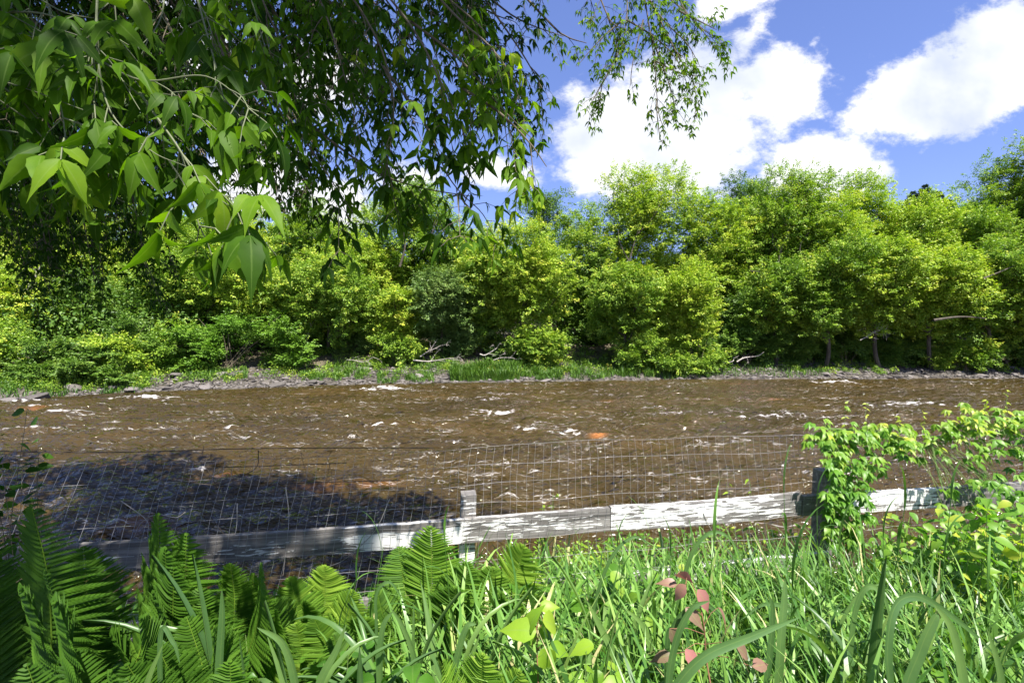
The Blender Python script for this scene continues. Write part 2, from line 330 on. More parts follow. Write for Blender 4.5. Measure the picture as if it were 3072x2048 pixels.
def water_mat():
    m, N, L, out = new_mat('river_water')
    tc = N.new('ShaderNodeTexCoord')
    def noise(sc, det, ro, st, rot=0, dist=0):
        mp = N.new('ShaderNodeMapping'); mp.inputs['Scale'].default_value = st; mp.inputs['Rotation'].default_value = (0, 0, rot); L.new(tc.outputs['Object'], mp.inputs[0])
        n = N.new('ShaderNodeTexNoise'); n.inputs['Scale'].default_value = sc; n.inputs['Detail'].default_value = det; n.inputs['Roughness'].default_value = ro; n.inputs['Distortion'].default_value = dist
        L.new(mp.outputs[0], n.inputs['Vector']); return n
    big = noise(.35, 4, .55, (.5, 1.2, 1))
    r = ramp(N, [(.35, (.036, .025, .008)), (.55, (.050, .034, .010)), (.75, (.068, .043, .013))]); L.new(big.outputs['Fac'], r.inputs[0])
    ax = N.new('ShaderNodeAttribute'); ax.attribute_name = 'aux'        # foam amount from the modelled waves
    at = N.new('ShaderNodeAttribute'); at.attribute_name = 'rnd'        # shallow stones tint
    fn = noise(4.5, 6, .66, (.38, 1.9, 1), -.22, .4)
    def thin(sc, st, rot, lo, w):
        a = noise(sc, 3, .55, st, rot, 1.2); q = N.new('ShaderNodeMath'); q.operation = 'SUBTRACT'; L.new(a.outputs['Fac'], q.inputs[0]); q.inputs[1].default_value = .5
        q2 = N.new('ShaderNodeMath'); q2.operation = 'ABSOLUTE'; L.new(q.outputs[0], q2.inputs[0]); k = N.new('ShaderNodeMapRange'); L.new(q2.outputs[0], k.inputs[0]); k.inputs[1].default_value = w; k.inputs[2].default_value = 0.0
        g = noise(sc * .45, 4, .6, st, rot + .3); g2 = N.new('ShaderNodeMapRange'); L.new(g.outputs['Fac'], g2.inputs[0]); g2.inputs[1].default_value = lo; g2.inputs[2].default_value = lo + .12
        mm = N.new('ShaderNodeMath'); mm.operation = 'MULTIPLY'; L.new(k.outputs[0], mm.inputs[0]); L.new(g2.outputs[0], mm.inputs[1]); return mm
    t1 = thin(1.7, (.24, 1.5, 1), -.22, .55, .016); t2 = thin(3.8, (.24, 1.4, 1), -.26, .56, .022)  # thin white streaks painted into the colour as sun and sky glints
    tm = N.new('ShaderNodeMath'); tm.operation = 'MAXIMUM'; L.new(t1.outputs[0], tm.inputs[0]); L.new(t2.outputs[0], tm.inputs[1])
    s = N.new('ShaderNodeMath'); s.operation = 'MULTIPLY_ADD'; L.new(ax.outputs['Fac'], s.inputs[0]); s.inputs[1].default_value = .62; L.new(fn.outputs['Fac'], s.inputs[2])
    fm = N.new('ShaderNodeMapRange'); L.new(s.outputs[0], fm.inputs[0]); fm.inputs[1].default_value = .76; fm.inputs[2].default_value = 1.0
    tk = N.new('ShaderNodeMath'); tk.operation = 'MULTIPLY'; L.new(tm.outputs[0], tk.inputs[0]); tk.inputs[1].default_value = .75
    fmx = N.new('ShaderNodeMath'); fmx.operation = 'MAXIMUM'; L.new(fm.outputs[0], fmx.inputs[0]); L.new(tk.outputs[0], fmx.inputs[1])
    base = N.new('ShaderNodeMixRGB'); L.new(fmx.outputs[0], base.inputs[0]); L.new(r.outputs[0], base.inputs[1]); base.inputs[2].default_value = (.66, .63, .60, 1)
    og = N.new('ShaderNodeMixRGB'); L.new(at.outputs['Fac'], og.inputs[0]); L.new(base.outputs[0], og.inputs[1]); og.inputs[2].default_value = (.40, .15, .04, 1)
    b = N.new('ShaderNodeBsdfPrincipled'); L.new(og.outputs[0], b.inputs['Base Color']); b.inputs['IOR'].default_value = 1.38
    rr = N.new('ShaderNodeMapRange'); L.new(fm.outputs[0], rr.inputs[0]); rr.inputs[3].default_value = .06; rr.inputs[4].default_value = .7; L.new(rr.outputs[0], b.inputs['Roughness'])
    f1 = noise(2.6, 3, .5, (.45, 1.6, 1), -.22, .6); f2 = noise(9, 2, .5, (.5, 1.5, 1), -.2, .5)
    b1 = N.new('ShaderNodeBump'); b1.inputs['Strength'].default_value = 1.0; b1.inputs['Distance'].default_value = .32; L.new(f1.outputs['Fac'], b1.inputs['Height'])
    b2 = N.new('ShaderNodeBump'); b2.inputs['Strength'].default_value = .7; b2.inputs['Distance'].default_value = .05; L.new(f2.outputs['Fac'], b2.inputs['Height']); L.new(b1.outputs[0], b2.inputs['Normal'])
    L.new(b2.outputs[0], b.inputs['Normal']); L.new(b.outputs[0], out.inputs[0]); return m

def paint_mat():
    """weathered grey wood with peeling white paint; attribute aux = share of paint left, rnd = wood tint; object x runs along the board"""
    m, N, L, out = new_mat('peeling_white_paint')
    tc = N.new('ShaderNodeTexCoord')
    def noise(sc, det, ro, st, dist=0):
        mp = N.new('ShaderNodeMapping'); mp.inputs['Scale'].default_value = st; L.new(tc.outputs['Object'], mp.inputs[0])
        n = N.new('ShaderNodeTexNoise'); n.inputs['Scale'].default_value = sc; n.inputs['Detail'].default_value = det; n.inputs['Roughness'].default_value = ro; n.inputs['Distortion'].default_value = dist
        L.new(mp.outputs[0], n.inputs['Vector']); return n
    grain = noise(30, 6, .7, (.06, 1, 1), .4)
    wood = ramp(N, [(.3, (.06, .055, .05)), (.5, (.15, .14, .13)), (.7, (.28, .265, .25))]); L.new(grain.outputs['Fac'], wood.inputs[0])
    p1 = noise(9, 5, .6, (.5, 1.6, 1.6), .5); p2 = noise(75, 5, .6, (.09, .8, .9), .8)
    a = N.new('ShaderNodeMath'); a.operation = 'MULTIPLY_ADD'; L.new(p2.outputs['Fac'], a.inputs[0]); a.inputs[1].default_value = 2.4; L.new(p1.outputs['Fac'], a.inputs[2])
    ax = N.new('ShaderNodeAttribute'); ax.attribute_name = 'aux'
    a2 = N.new('ShaderNodeMath'); a2.operation = 'ADD'; L.new(a.outputs[0], a2.inputs[0]); L.new(ax.outputs['Fac'], a2.inputs[1])
    pm = N.new('ShaderNodeMapRange'); L.new(a2.outputs[0], pm.inputs[0]); pm.inputs[1].default_value = 2.13; pm.inputs[2].default_value = 2.17
    mx = N.new('ShaderNodeMixRGB'); L.new(pm.outputs[0], mx.inputs[0]); L.new(wood.outputs[0], mx.inputs[1]); mx.inputs[2].default_value = (.68, .68, .66, 1)
    b = N.new('ShaderNodeBsdfPrincipled'); L.new(mx.outputs[0], b.inputs['Base Color']); b.inputs['Roughness'].default_value = .7
    ha = N.new('ShaderNodeMath'); ha.operation = 'MULTIPLY_ADD'; L.new(grain.outputs['Fac'], ha.inputs[0]); ha.inputs[1].default_value = .3; L.new(pm.outputs[0], ha.inputs[2])
    bp = N.new('ShaderNodeBump'); bp.inputs['Strength'].default_value = .8; bp.inputs['Distance'].default_value = .003; L.new(ha.outputs[0], bp.inputs['Height']); L.new(bp.outputs[0], b.inputs['Normal'])
    L.new(b.outputs[0], out.inputs[0]); return m
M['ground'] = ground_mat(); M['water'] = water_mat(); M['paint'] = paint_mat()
def simple(name, col, rough=.5, metal=0):
    m, N, L, out = new_mat(name); b = N.new('ShaderNodeBsdfPrincipled')
    no = N.new('ShaderNodeTexNoise'); no.inputs['Scale'].default_value = 25
    r = ramp(N, [(.3, tuple(c * .7 for c in col)), (.7, tuple(min(1, c * 1.2) for c in col))]); L.new(no.outputs['Fac'], r.inputs[0]); L.new(r.outputs[0], b.inputs['Base Color'])
    b.inputs['Roughness'].default_value = rough; b.inputs['Metallic'].default_value = metal; L.new(b.outputs[0], out.inputs[0]); return m
M['wire'] = simple('galvanised_wire', (.34, .33, .33), .5, .4)
M['wire_dark'] = simple('rusted_wire', (.06, .045, .035), .7, .2)
M['petal'] = simple('petal_white', (.7, .68, .72), .6)

# ------------------------------------------------------------------ terrain
SHORE = np.array([(-400, 19.5), (-60, 20.0), (-24, 21.8), (-19.5, 24.0), (-14.5, 25.6), (-9, 27.0), (-3, 27.8), (3, 28.4), (10, 29.2), (32, 29.8), (60, 31), (400, 33)])
def shore(x):
    return np.interp(x, SHORE[:, 0], SHORE[:, 1]) + .35 * perlin(x * .45, x * 0 + 3.3) + .15 * perlin(x * 1.7, x * 0 + 9.1)
def terrain(x, y):
    x = np.asarray(x, float); y = np.asarray(y, float)
    near_prof_y = np.array([-60, -6, 0, 1.0, 2.6, 3.1, 3.6, 4.3, 5.0, 6.0, 9.0])
    near_prof_z = np.array([2.6, 2.4, 2.3, 2.22, 1.84, 1.55, 1.15, .55, .05, -.5, -.8])
    zn = np.interp(y + .25 * perlin(x * .5, y * .2), near_prof_y, near_prof_z) + .05 * perlin(x * 2.1, y * 2.1)
    d = y - shore(x)
    zf = np.interp(d, [-4, -1.2, 0, 1.2, 3.0, 5.0, 8, 40, 140, 500], [-.8, -.45, .0, .32, .75, 1.5, 2.3, 4.5, 9, 12])
    hill = 15 * np.clip((d - 38) / 45, 0, 1) ** 1.2 * (.35 + .65 * np.clip((x - 10) / 60, 0, 1))
    zf = zf + hill + (.12 * perlin(x * .9, y * .9) + .06 * perlin(x * 3, y * 3)) * (d > -1.5)
    return np.where(y < 10, zn, zf)

def seg(*parts):
    out = []
    for a, b, s in parts: out.append(np.arange(a, b, s))
    out.append(np.array([parts[-1][1]])); return np.concatenate(out)

def grid_obj(name, xs, ys, zf, mat, aux=None, rnd=None, smooth=True):
    X, Y = np.meshgrid(xs, ys); Z = zf(X, Y); mb = MB(); nx, ny = len(xs), len(ys)
    i = (np.arange(ny - 1)[:, None] * nx + np.arange(nx - 1)[None]).ravel()
    f = np.stack([i, i + 1, i + nx + 1, i + nx], -1)
    mb.add(np.stack([X, Y, Z], -1).reshape(-1, 3), f, 0 if rnd is None else rnd(X, Y, Z).ravel(), 0 if aux is None else aux(X, Y, Z).ravel())
    o = mb.build(name, mat, smooth=smooth); return tag(o, kind='structure')

def gravel_amt(X, Y, Z):
    d = Y - shore(X); a = np.clip(1 - np.abs(d - .2) / 2.0 + .5 * perlin(X * .8, Y * .8), 0, 1) * (Y > 10)
    return np.clip(a * 2.2, 0, 1)
grid_obj('ground', seg((-450, -60, 15), (-60, -45, 1.5), (-45, 48, .35), (48, 70, 1.5), (70, 450, 15)),
         seg((-60, -3, 3), (-3, 6, .14), (6, 18, 1.5), (18, 40, .3), (40, 120, 3), (120, 600, 20)), terrain, M['ground'], aux=gravel_amt)

# ------------------------------------------------------------------ water: modelled waves, foam on the crests
def water_pt(px, py):
    p1 = P(px, py, 1.0); t = H / (H - p1.z); return p1.x * t, t
FOAM = [(1485, 1243, 1.0, .25, 1), (1585, 1292, .35, .16, 1), (1700, 1308, .55, .2, 1), (590, 1412, .22, .16, .9), (430, 1200, 1.6, .35, .9), (1150, 1170, 1.5, .4, 1), (1340, 1165, .9, .25, .5),
        (2500, 1151, 1.3, .35, 1), (2780, 1222, 1.6, .35, .8), (2700, 1215, 1.5, .3, .6), (190, 1243, .9, .25, 1), (130, 1293, .5, .2, .8), (1150, 1282, .8, .15, .7), (60, 1210, 1.2, .25, .9), (2310, 1255, .5, .2, .8),
        (2380, 1250, .45, .18, .8), (2050, 1300, .5, .18, .5), (2210, 1262, .5, .2, .6), (1100, 1330, .5, .12, .5), (1230, 1335, .4, .12, .5), (1900, 1440, .4, .1, .4), (1620, 1425, .4, .1, .6), (2620, 1225, 1.1, .22, .6),
        (700, 1290, .8, .14, .5), (300, 1380, .5, .12, .5), (870, 1440, .45, .1, .4), (1330, 1225, .6, .2, .5), (2900, 1290, .8, .2, .5), (520, 1320, .6, .13, .5), (2000, 1200, .9, .25, .4), (160, 1225, 1.1, .25, .8)]
FOAMW = [(*water_pt(a, b), c * 1.15, d * 1.15, e) for a, b, c, d, e in FOAM]
def wave(X, Y):
    wx = X + .5 * perlin(X * .3 + 5, Y * .4); wy = Y + .4 * perlin(X * .35, Y * .5 + 9)
    a = perlin(wx * .55, wy * .9) ; b = perlin(wx * .9 + 7, wy * 2.1 + wx * .5); c = perlin(wx * 1.7, wy * 4.4 + wx * 1.0 + 3); e = perlin(wx * 3.6 + 2, wy * 9 + wx * 2.0)
    ridg = lambda t: 1 - np.abs(t) * 2
    z = .10 * a + .09 * ridg(b) + .055 * ridg(c) + .022 * ridg(e)
    for fx, fy, rx, ry, k in FOAMW:
        q = ((X - fx) / rx) ** 2 + ((Y - fy) / ry) ** 2
        z = z + .10 * k * np.exp(-q * 1.3) 
    edge = np.clip((shore(X) - Y) / 1.5, .12, 1)
    return z * edge - .02
def foam(X, Y, Z):
    wx = X + .5 * perlin(X * .3 + 5, Y * .4); wy = Y + .4 * perlin(X * .35, Y * .5 + 9)
    b = 1 - 2 * np.abs(perlin(wx * .9 + 7, wy * 2.1 + wx * .5)); c = 1 - 2 * np.abs(perlin(wx * 1.7, wy * 4.4 + wx * 1.0 + 3))
    patch = np.clip(.5 + 1.1 * perlin(X * .25 + 3, Y * .33 + 8), 0, 1)
    f = np.clip((b - .80) * 4.5, 0, 1) * (.1 + .8 * patch) * .42 + np.clip((c - .88) * 6, 0, 1) * (.15 + .7 * patch) * .40
    f = f * np.clip((shore(X) - Y) / 2.0, .3, 1)
    for fx, fy, rx, ry, k in FOAMW:
        q = ((X - fx) / rx) ** 2 + ((Y - fy + .25 * (X - fx) / rx * ry * 0) / ry) ** 2
        f = f + k * .85 * np.exp(-q * 1.0) * (.75 + .9 * perlin(X * 3.1, Y * 8))
    return np.clip(f, 0, 1.1)
ox, oy = water_pt(1795, 1313)
def orange(X, Y, Z):
    o = np.exp(-(((X - ox) / .22) ** 2 + ((Y - oy) / .13) ** 2)) * .9
    for px, py, k in ((100, 1230, .3), (1130, 1458, .2), (650, 1440, .35), (320, 1410, .1), (2330, 1205, .15), (1840, 1205, .25), (430, 1590, .3), (960, 1470, .2)):
        a, b = water_pt(px, py); o = o + k * np.exp(-(((X - a) / .5) ** 2 + ((Y - b) / .25) ** 2))
    return np.clip(o, 0, .9)
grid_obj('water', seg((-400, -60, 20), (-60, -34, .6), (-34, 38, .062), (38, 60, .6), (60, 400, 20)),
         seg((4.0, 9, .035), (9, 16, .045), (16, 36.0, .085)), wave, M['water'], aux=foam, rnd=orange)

# ------------------------------------------------------------------ stones
def rock_mesh(seed, flat=.55):
    r = np.random.default_rng(seed)
    import bmesh
    bm = bmesh.new(); bmesh.ops.create_icosphere(bm, subdivisions=3, radius=1)
    v = np.array([tuple(q.co) for q in bm.verts]); fs = np.array([[q.index for q in f.verts] for f in bm.faces]); bm.free()
    for _ in range(9):
        n = nrm(r.normal(size=3)); d = r.uniform(.55, .85); s = v @ n; v = v - np.outer(np.maximum(s - d, 0) * .9, n)
    v = v * (r.uniform(.8, 1.3), r.uniform(.7, 1.1), flat * r.uniform(.7, 1.3)) + .03 * r.normal(size=v.shape) * .4
    mb = MB(); mb.add(v, fs, .5); me = mb.mesh('stone', smooth=False); me.materials.append(M['stone']); return me
ROCKS = [rock_mesh(s) for s in range(40, 48)]
RL = random.Random(5)
def stone(px, d, size, label, z=None, mat=None, k=None, group='stones along the far waterline'):
    # px photo column, d metres behind the waterline
    Y = 27.0
    for _ in range(6): Y = float(shore(np.array([(px - 1536) / F * Y]))[0]) + d
    x = (px - 1536) / F * Y; me = ROCKS[RL.randrange(8) if k is None else k]
    if mat: me = me.copy(); me.materials[0] = mat
    o = bpy.data.objects.new('stone', me); COL.objects.link(o)
    o.location = (x, Y, float(terrain(x, Y)) + size * .12 if z is None else z); o.scale = (size, size * RL.uniform(.8, 1.1), size * RL.uniform(.75, 1.1)); o.rotation_euler = (RL.uniform(-.2, .2), RL.uniform(-.2, .2), RL.uniform(0, 6.3))
    return tag(o, label, 'stone', group)
stone(95, -1.6, .62, 'large pale boulder standing in the river near the left bank', z=.1, k=1)
stone(10, -1.0, .45, 'pale stone in the water at the left edge of the photo', z=.05, k=2)
stone(395, .1, .42, 'pale rounded stone at the waterline left of the gravel strip', k=3)
stone(521, 1.8, .42, 'light round boulder under the layered shrub at the left bank', k=0)
stone(500, .25, .3, 'pinkish stone in the gravel below the light round boulder', k=5)
stone(660, 1.9, .5, 'broad flat grey stone under the layered shrub', k=6)
stone(705, 2.0, .42, 'dark brown stone beside the broad flat grey stone', k=4)
stone(830, .15, .42, 'grey lump of rock at the waterline between gravel and grass', k=1)
stone(1085, 2.3, .5, 'pale angular rock below the bank at the driftwood', k=2)
stone(1257, .9, .45, 'whitish flat rock in the bright grass at the waterline', k=7)
stone(1550, .05, .3, 'dark low stone at the waterline below the green bank tuft', k=5)
stone(215, .9, .45, 'dark boulder in the weeds on the left bank', k=3)
zones = [(400, 700, 26, 'flat pale stone in the gravel strip left of the grey lump', 'stones of the left gravel strip'), (700, 1120, 26, 'pale stone on the shore between grass patches', 'stones between the grass patches'),
         (1120, 1560, 14, 'small pale stone before the green bank tufts', 'stones before the green tufts'), (1930, 2160, 22, 'grey stone on the bank in the middle of the far shore', 'stones on the middle bank'), (2160, 3072, 60, 'grey-brown stone on the shaded stony beach at right', 'stones of the right beach')]
USED = set()
def near_name(px):
    names = [(430, 'pale rounded stone'), (520, 'light round boulder'), (660, 'broad flat grey stone'), (830, 'grey lump of rock'), (940, 'crooked dead stem'), (1085, 'pale angular rock'), (1180, 'small hanging shrub'), (1257, 'whitish flat rock'), (1440, 'dark green bank tuft'), (1550, 'dark low stone'),
             (1680, 'lime shrub in the middle'), (1850, 'dark gap beside the bright lobe'), (1960, 'bright spilling shrub'), (2090, 'left end of the stony beach'), (2230, 'slanting driftwood pole'), (2340, 'shrub hanging over the beach'), (2460, 'drooping green crown'), (2560, 'spray of bare grey twigs'), (2650, 'tree with twigs at its foot'), (2740, 'shrub above the beach middle'), (2830, 'tree by the dark hollow'), (2900, 'small drooping lime shrub'), (3010, 'right end of the beach')]
    return min(names, key=lambda q: abs(q[0] - px))[1]
for px, d, sz, lb, k in ((1330, .1, .3, 'dark wet boulder at the waterline below the grey-green bush', 2), (1640, .0, .34, 'low dark boulder where the right beach begins', 4), (1780, .6, .3, 'grey block of stone in the shaded middle bank', 6), (2260, .1, .3, 'wet dark boulder on the right beach near its left third', 1),
                      (2480, .5, .36, 'largest grey boulder on the right beach', 3), (2700, .05, .3, 'low wet boulder in the middle of the right beach', 7), (2950, .3, .38, 'broad dark boulder near the right end of the beach', 0), (930, .2, .34, 'pale blocky boulder beneath the crooked dead stem', 5), (610, .1, .36, 'squat pale boulder in the gravel strip', 2), (330, .2, .3, 'mossy dark stone in the left bank weeds', 6)):
    stone(px, d, sz, lb, k=k)
for a, b, n, lab, grp in zones:
    for i in range(n):
        for _ in range(60):
            px = RL.uniform(a, b); d = RL.uniform(-.1, 2.2); sz = RL.uniform(.10, .26); key = (sz > .2, sz > .15, d < .4, d < 1.1, px < 2000, near_name(px))
            if key not in USED: break
        else: continue
        USED.add(key); stone(px, d, sz, ('larger ' if sz > .2 else 'middling ' if sz > .15 else 'small ') + ('pale' if px < 2000 else 'grey') + ' stone ' + ('in the wet edge' if d < .4 else 'just above the water' if d < 1.1 else 'high on the bank') + ' near the ' + near_name(px), group=grp)

def gravel():
    r = np.random.default_rng(3); mb = MB()
    base = np.array([(1, 0, 0), (0, 1, 0), (-1, 0, 0), (0, -1, 0), (0, 0, .6), (.7, .7, .25), (-.7, .7, .25), (-.7, -.7, .25), (.7, -.7, .25)], float)
    fs = np.array([(0, 5, 4), (5, 1, 4), (1, 6, 4), (6, 2, 4), (2, 7, 4), (7, 3, 4), (3, 8, 4), (8, 0, 4)])
    n = 15000
    px = np.where(r.random(n) < .45, r.uniform(2050, 3300, n), r.uniform(200, 2050, n)); d = r.uniform(-.15, 3.2, n); Y = np.full(n, 27.)
    for _ in range(6): Y = shore((px - 1536) / F * Y) + d
    X = (px - 1536) / F * Y; Z = terrain(X, Y)
    s = r.uniform(.03, .10, n) * np.where(r.random(n) < .12, 1.7, 1); a = r.uniform(0, 6.28, n)
    ax = np.stack([np.cos(a), np.sin(a), r.normal(0, .15, n)], -1); nz = np.stack([r.normal(0, .3, n), r.normal(0, .3, n), np.ones(n)], -1)
    scatter(mb, (base, fs), np.stack([X, Y, Z], -1), ax, nz, s, r.random(n), wid=s * r.uniform(.5, 1, n))
    tag(mb.build('gravel', M['stone']), 'pale grey gravel and cobbles along the far waterline', 'gravel', kind='stuff')
gravel()

# ------------------------------------------------------------------ far trees
def rand_dirs(r, n): return nrm(r.normal(size=(n, 3)))
def ovoid_lobes(r, c, R, up, dn, lobe=None):
    """sub-crowns spread over an egg-shaped crown"""
    out = []; s0 = lobe or float(np.clip(R * .40, .6, 1.25)); n = int(max(7, 2.1 * R * (up + dn) / s0 ** 2))
    for i in range(n):
        z = 1 - 2 * (i + .5) / n; a = i * 2.39996 + r.uniform(-.4, .4); rho = math.sqrt(max(0, 1 - z * z)); sz = s0 * r.uniform(.6, 1.3)
        hz = up if z > 0 else dn; q = r.uniform(.66, 1.08)
        d = V3(math.cos(a) * rho * max(.1, R - sz * .9), math.sin(a) * rho * max(.1, R * .8 - sz * .8), z * max(.1, hz - sz * .8)) * q
        d[1] += float(np.clip(.25 - z, -.6, 1.0)) * min(1.6, R * .6)
        out.append((c + d, V3(sz * 1.05, sz, sz * .85)))
    for i in range(max(2, n // 5)): out.append((c + r.normal(0, .25, 3) * V3(R, R * .6, up), V3(s0, s0, s0)))
    return out
def foliage(r, mb, lobs, leaf, dens, open_, zb, h, flat=.55):
    pos = []; nn = []; aa = []; rr = []; centers = []
    for cc, s in lobs:
        vol = s[0]; ncl = max(6, int(19 * vol ** 1.8 * dens)); lob_t = r.normal(0, .08)
        d = rand_dirs(r, ncl); d[:, 2] = np.where((d[:, 2] < -.2) & (r.random(ncl) < .7), -d[:, 2], d[:, 2]); d[:, 1] = np.where((d[:, 1] > .3) & (r.random(ncl) < .6), -d[:, 1], d[:, 1])
        q = r.uniform(.55, 1.12, (ncl, 1)); cen = cc + d * s * q; centers.append(cen)
        for k in range(ncl):
            m_ = int(r.uniform(40, 85) * (1 - open_)); sg = r.uniform(.18, .36) * (1.25 if r.random() < .12 else 1)
            tw = nrm(d[k] + V3(0, 0, r.uniform(-.3, .9)) + r.normal(0, .35, 3)); t = r.uniform(-1, 1.3, (m_, 1))
            g = rand_dirs(r, m_) * r.random((m_, 1)) ** .5 * (sg * .95, sg * .9, sg * flat) * (1.15 - .6 * np.clip(t, 0, 1)) + tw * t * sg * 1.3
            pos.append(cen[k] + g); nn.append(nrm(d[k] * .45 + g / sg * .35 + V3(0, -.15, .65) + r.normal(0, .45, (m_, 3))))
            aa.append(nrm(g * V3(1, 1, .2) + V3(0, 0, -.35 * sg) + .25 * sg * r.normal(size=(m_, 3)) + d[k] * sg * .6))
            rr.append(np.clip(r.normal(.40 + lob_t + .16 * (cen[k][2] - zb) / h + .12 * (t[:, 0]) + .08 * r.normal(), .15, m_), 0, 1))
    pos = np.concatenate(pos); nn = np.concatenate(nn); aa = np.concatenate(aa); rr = np.concatenate(rr)
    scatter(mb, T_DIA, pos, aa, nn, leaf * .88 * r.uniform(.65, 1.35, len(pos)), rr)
    return np.concatenate(centers)
def tree(px, top, hw, Y, mat, label, seed, bottom=1050, name='tree', lobes=(), leaf=.14, dens=1.0, limbs=10, cat='tree', group='trees on the far bank', base_px=None, open_=0., trunk_r=.16, lean=0., show=()):
    """px column, top row, half width in photo pixels at distance Y; lobes: extra (px, py, r_px, depth offset)"""
    r = np.random.default_rng(seed)
    bx = (px if base_px is None else base_px); x0 = (bx - 1536) / F * (Y + 1.0); y0 = Y + 1.0; z0 = float(terrain(x0, y0)) - .1
    root = thing(name, (x0, y0, z0), label, cat, group)
    pt = np.array(P(px, top, Y)); pb = np.array(P(px, bottom, Y)); R = hw / F * Y; h = pt[2] - pb[2]
    c = (pt + pb) / 2; c[2] = pb[2] + .46 * h
    lobs = ovoid_lobes(r, c, R, h * .58, h * .47)
    for (lx, ly, lr, dy) in lobes:
        q = lr / F * Y; lobs.append((np.array(P(lx, ly, Y + dy)), V3(q, q * .9, q * .9)))
    mb = MB(); centers = foliage(r, mb, lobs, leaf, dens, open_, pb[2], h)
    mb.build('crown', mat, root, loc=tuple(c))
    # trunk with limbs reaching the sub-crowns
    tb = MB(); base = V3(x0, y0, z0); mid = pb + V3(0, .4, h * .55); topp = pt - V3(0, 0, .12 * h)
    spine = catmull([base, base * .5 + (pb + V3(r.normal() * .3, .3, h * .22)) * .5, mid + V3(lean, 0, 0), topp], 6)
    tube(tb, spine, trunk_r, .025, 7)
    idx = r.permutation(len(lobs))[:limbs + 2]
    for k in idx:
        cc, s = lobs[k]; tgt = cc + s * V3(.1, -.45, .45)
        j = int(np.clip(np.argmin(np.abs(spine[:, 2] - (tgt[2] - .35 * np.linalg.norm((tgt - spine[len(spine) // 2])[:2]) - .8))), 1, len(spine) - 3))
        a = spine[j]; mp = (a + tgt) / 2 + V3(r.normal() * .15, r.normal() * .15, -.12 * np.linalg.norm(tgt - a))
        cv = catmull([a, mp, tgt], 5); tube(tb, cv, trunk_r * .5 * (1 - .4 * j / len(spine)), .02, 5)
        near = centers[np.argsort(np.linalg.norm(centers - tgt, axis=1))[:5]]
        for q in near:
            b0 = cv[r.integers(4, len(cv))]; tube(tb, catmull([b0, (b0 + q) / 2 + r.normal(0, .08, 3), q], 3), .016, .005, 4)
    for k, pl in enumerate(show):
        tube(tb, catmull([P(a, b, Y - R * .72) for a, b in pl], 6), .085 if k == 0 else .055, .02, 6)
    tb.build('trunk', M['bark'], root, loc=(x0, y0, z0))
    return root

T = tree
# back row
T(60, 560, 330, 40, M['far_mid'], 'tall green tree at the far left behind the hanging branches', 101, base_px=60)
T(420, 600, 260, 38, M['far_yellow'], 'yellow-green tree behind the layered shrub, left of the gap', 102)
T(760, 620, 220, 38, M['far_yellow'], 'airy yellow-green tree behind the dead grey twigs', 103, open_=.15)
T(960, 610, 170, 37, M['far_mid'], 'green tree rising behind the crown with hanging leaves before it', 104)
T(1240, 548, 180, 36, M['far_mid'], 'tall rounded green tree left of the open sky gap', 105, open_=.1, show=([(1200, 800), (1215, 740), (1210, 690)], [(1270, 760), (1300, 690), (1320, 650)]), lobes=((1160, 700, 110, 0), (1330, 720, 110, 0), (1240, 620, 80, 0)))
T(1630, 556, 62, 38, M['far_dark'], 'slender dark tree poking above the skyline in the sky gap', 106, bottom=900, open_=.3, leaf=.13, lobes=((1580, 620, 40, 0), (1690, 600, 35, 0)))
T(1900, 525, 130, 36, M['far_yellow'], 'tallest yellow-green tree right of the sky gap', 107, open_=.1, show=([(1880, 880), (1885, 800), (1905, 720), (1930, 640)], [(1890, 790), (1860, 730), (1855, 690)], [(1915, 700), (1960, 650), (1985, 600)]), lobes=((1880, 560, 75, 0), (2000, 560, 70, 0), (1830, 700, 110, 0), (2020, 690, 130, 0), (1950, 640, 130, 0)))
T(2230, 535, 120, 41, M['far_dark'], 'darker green tree behind the forked crown', 108, lobes=((2180, 600, 50, 0), (2290, 600, 60, 0)))
T(2380, 535, 130, 36, M['far_mid'], 'tree with dark forked limbs showing in its crown', 109, lobes=((2340, 575, 80, 0), (2460, 570, 60, 0), (2360, 700, 130, 0)), open_=.2, trunk_r=.22, lean=-.3, show=([(2330, 1000), (2325, 880), (2340, 760), (2365, 690), (2385, 610)], [(2328, 860), (2290, 820), (2250, 812)], [(2345, 760), (2320, 735), (2318, 700)], [(2395, 850), (2410, 790), (2400, 740), (2430, 690)], [(2365, 690), (2345, 640), (2350, 600)]))
T(2560, 545, 120, 37, M['far_yellow'], 'yellow-green tree with a spiky top left of the pines', 110, open_=.15, show=([(2530, 760), (2580, 680), (2640, 640), (2680, 632)], [(2590, 672), (2560, 650), (2550, 630)]), lobes=((2590, 560, 45, 0), (2500, 640, 80, 0)))
T(2715, 575, 140, 35, M['far_yellow'], 'broad yellow-green tree in front of the distant pines', 111)
T(3060, 440, 170, 38, M['far_mid'], 'highest green tree at the right edge of the far bank', 112, lobes=((2905, 620, 70, 0), (2960, 540, 60, 0)))
T(3180, 430, 200, 36, M['far_mid'], 'big green tree cut off by the right edge of the photo', 113)
T(-250, 500, 300, 34, M['far_mid'], 'green tree beyond the left edge of the far bank', 114)
T(3420, 480, 240, 36, M['far_yellow'], 'yellow-green tree beyond the right edge of the photo', 115)
T(1420, 680, 130, 36, M['far_mid'], 'green tree closing the skyline left of the slender dark tree', 141)
T(1740, 660, 140, 36, M['far_mid'], 'green tree on the skyline just right of the slender dark tree', 142)
T(2110, 600, 140, 36, M['far_yellow'], 'yellow-green tree between the tallest tree and the darker one', 143)
T(2280, 590, 140, 36, M['far_mid'], 'green tree filling the skyline left of the forked limbs', 144)
T(2480, 610, 140, 35, M['far_yellow'], 'lime tree right below the spiky top', 145)
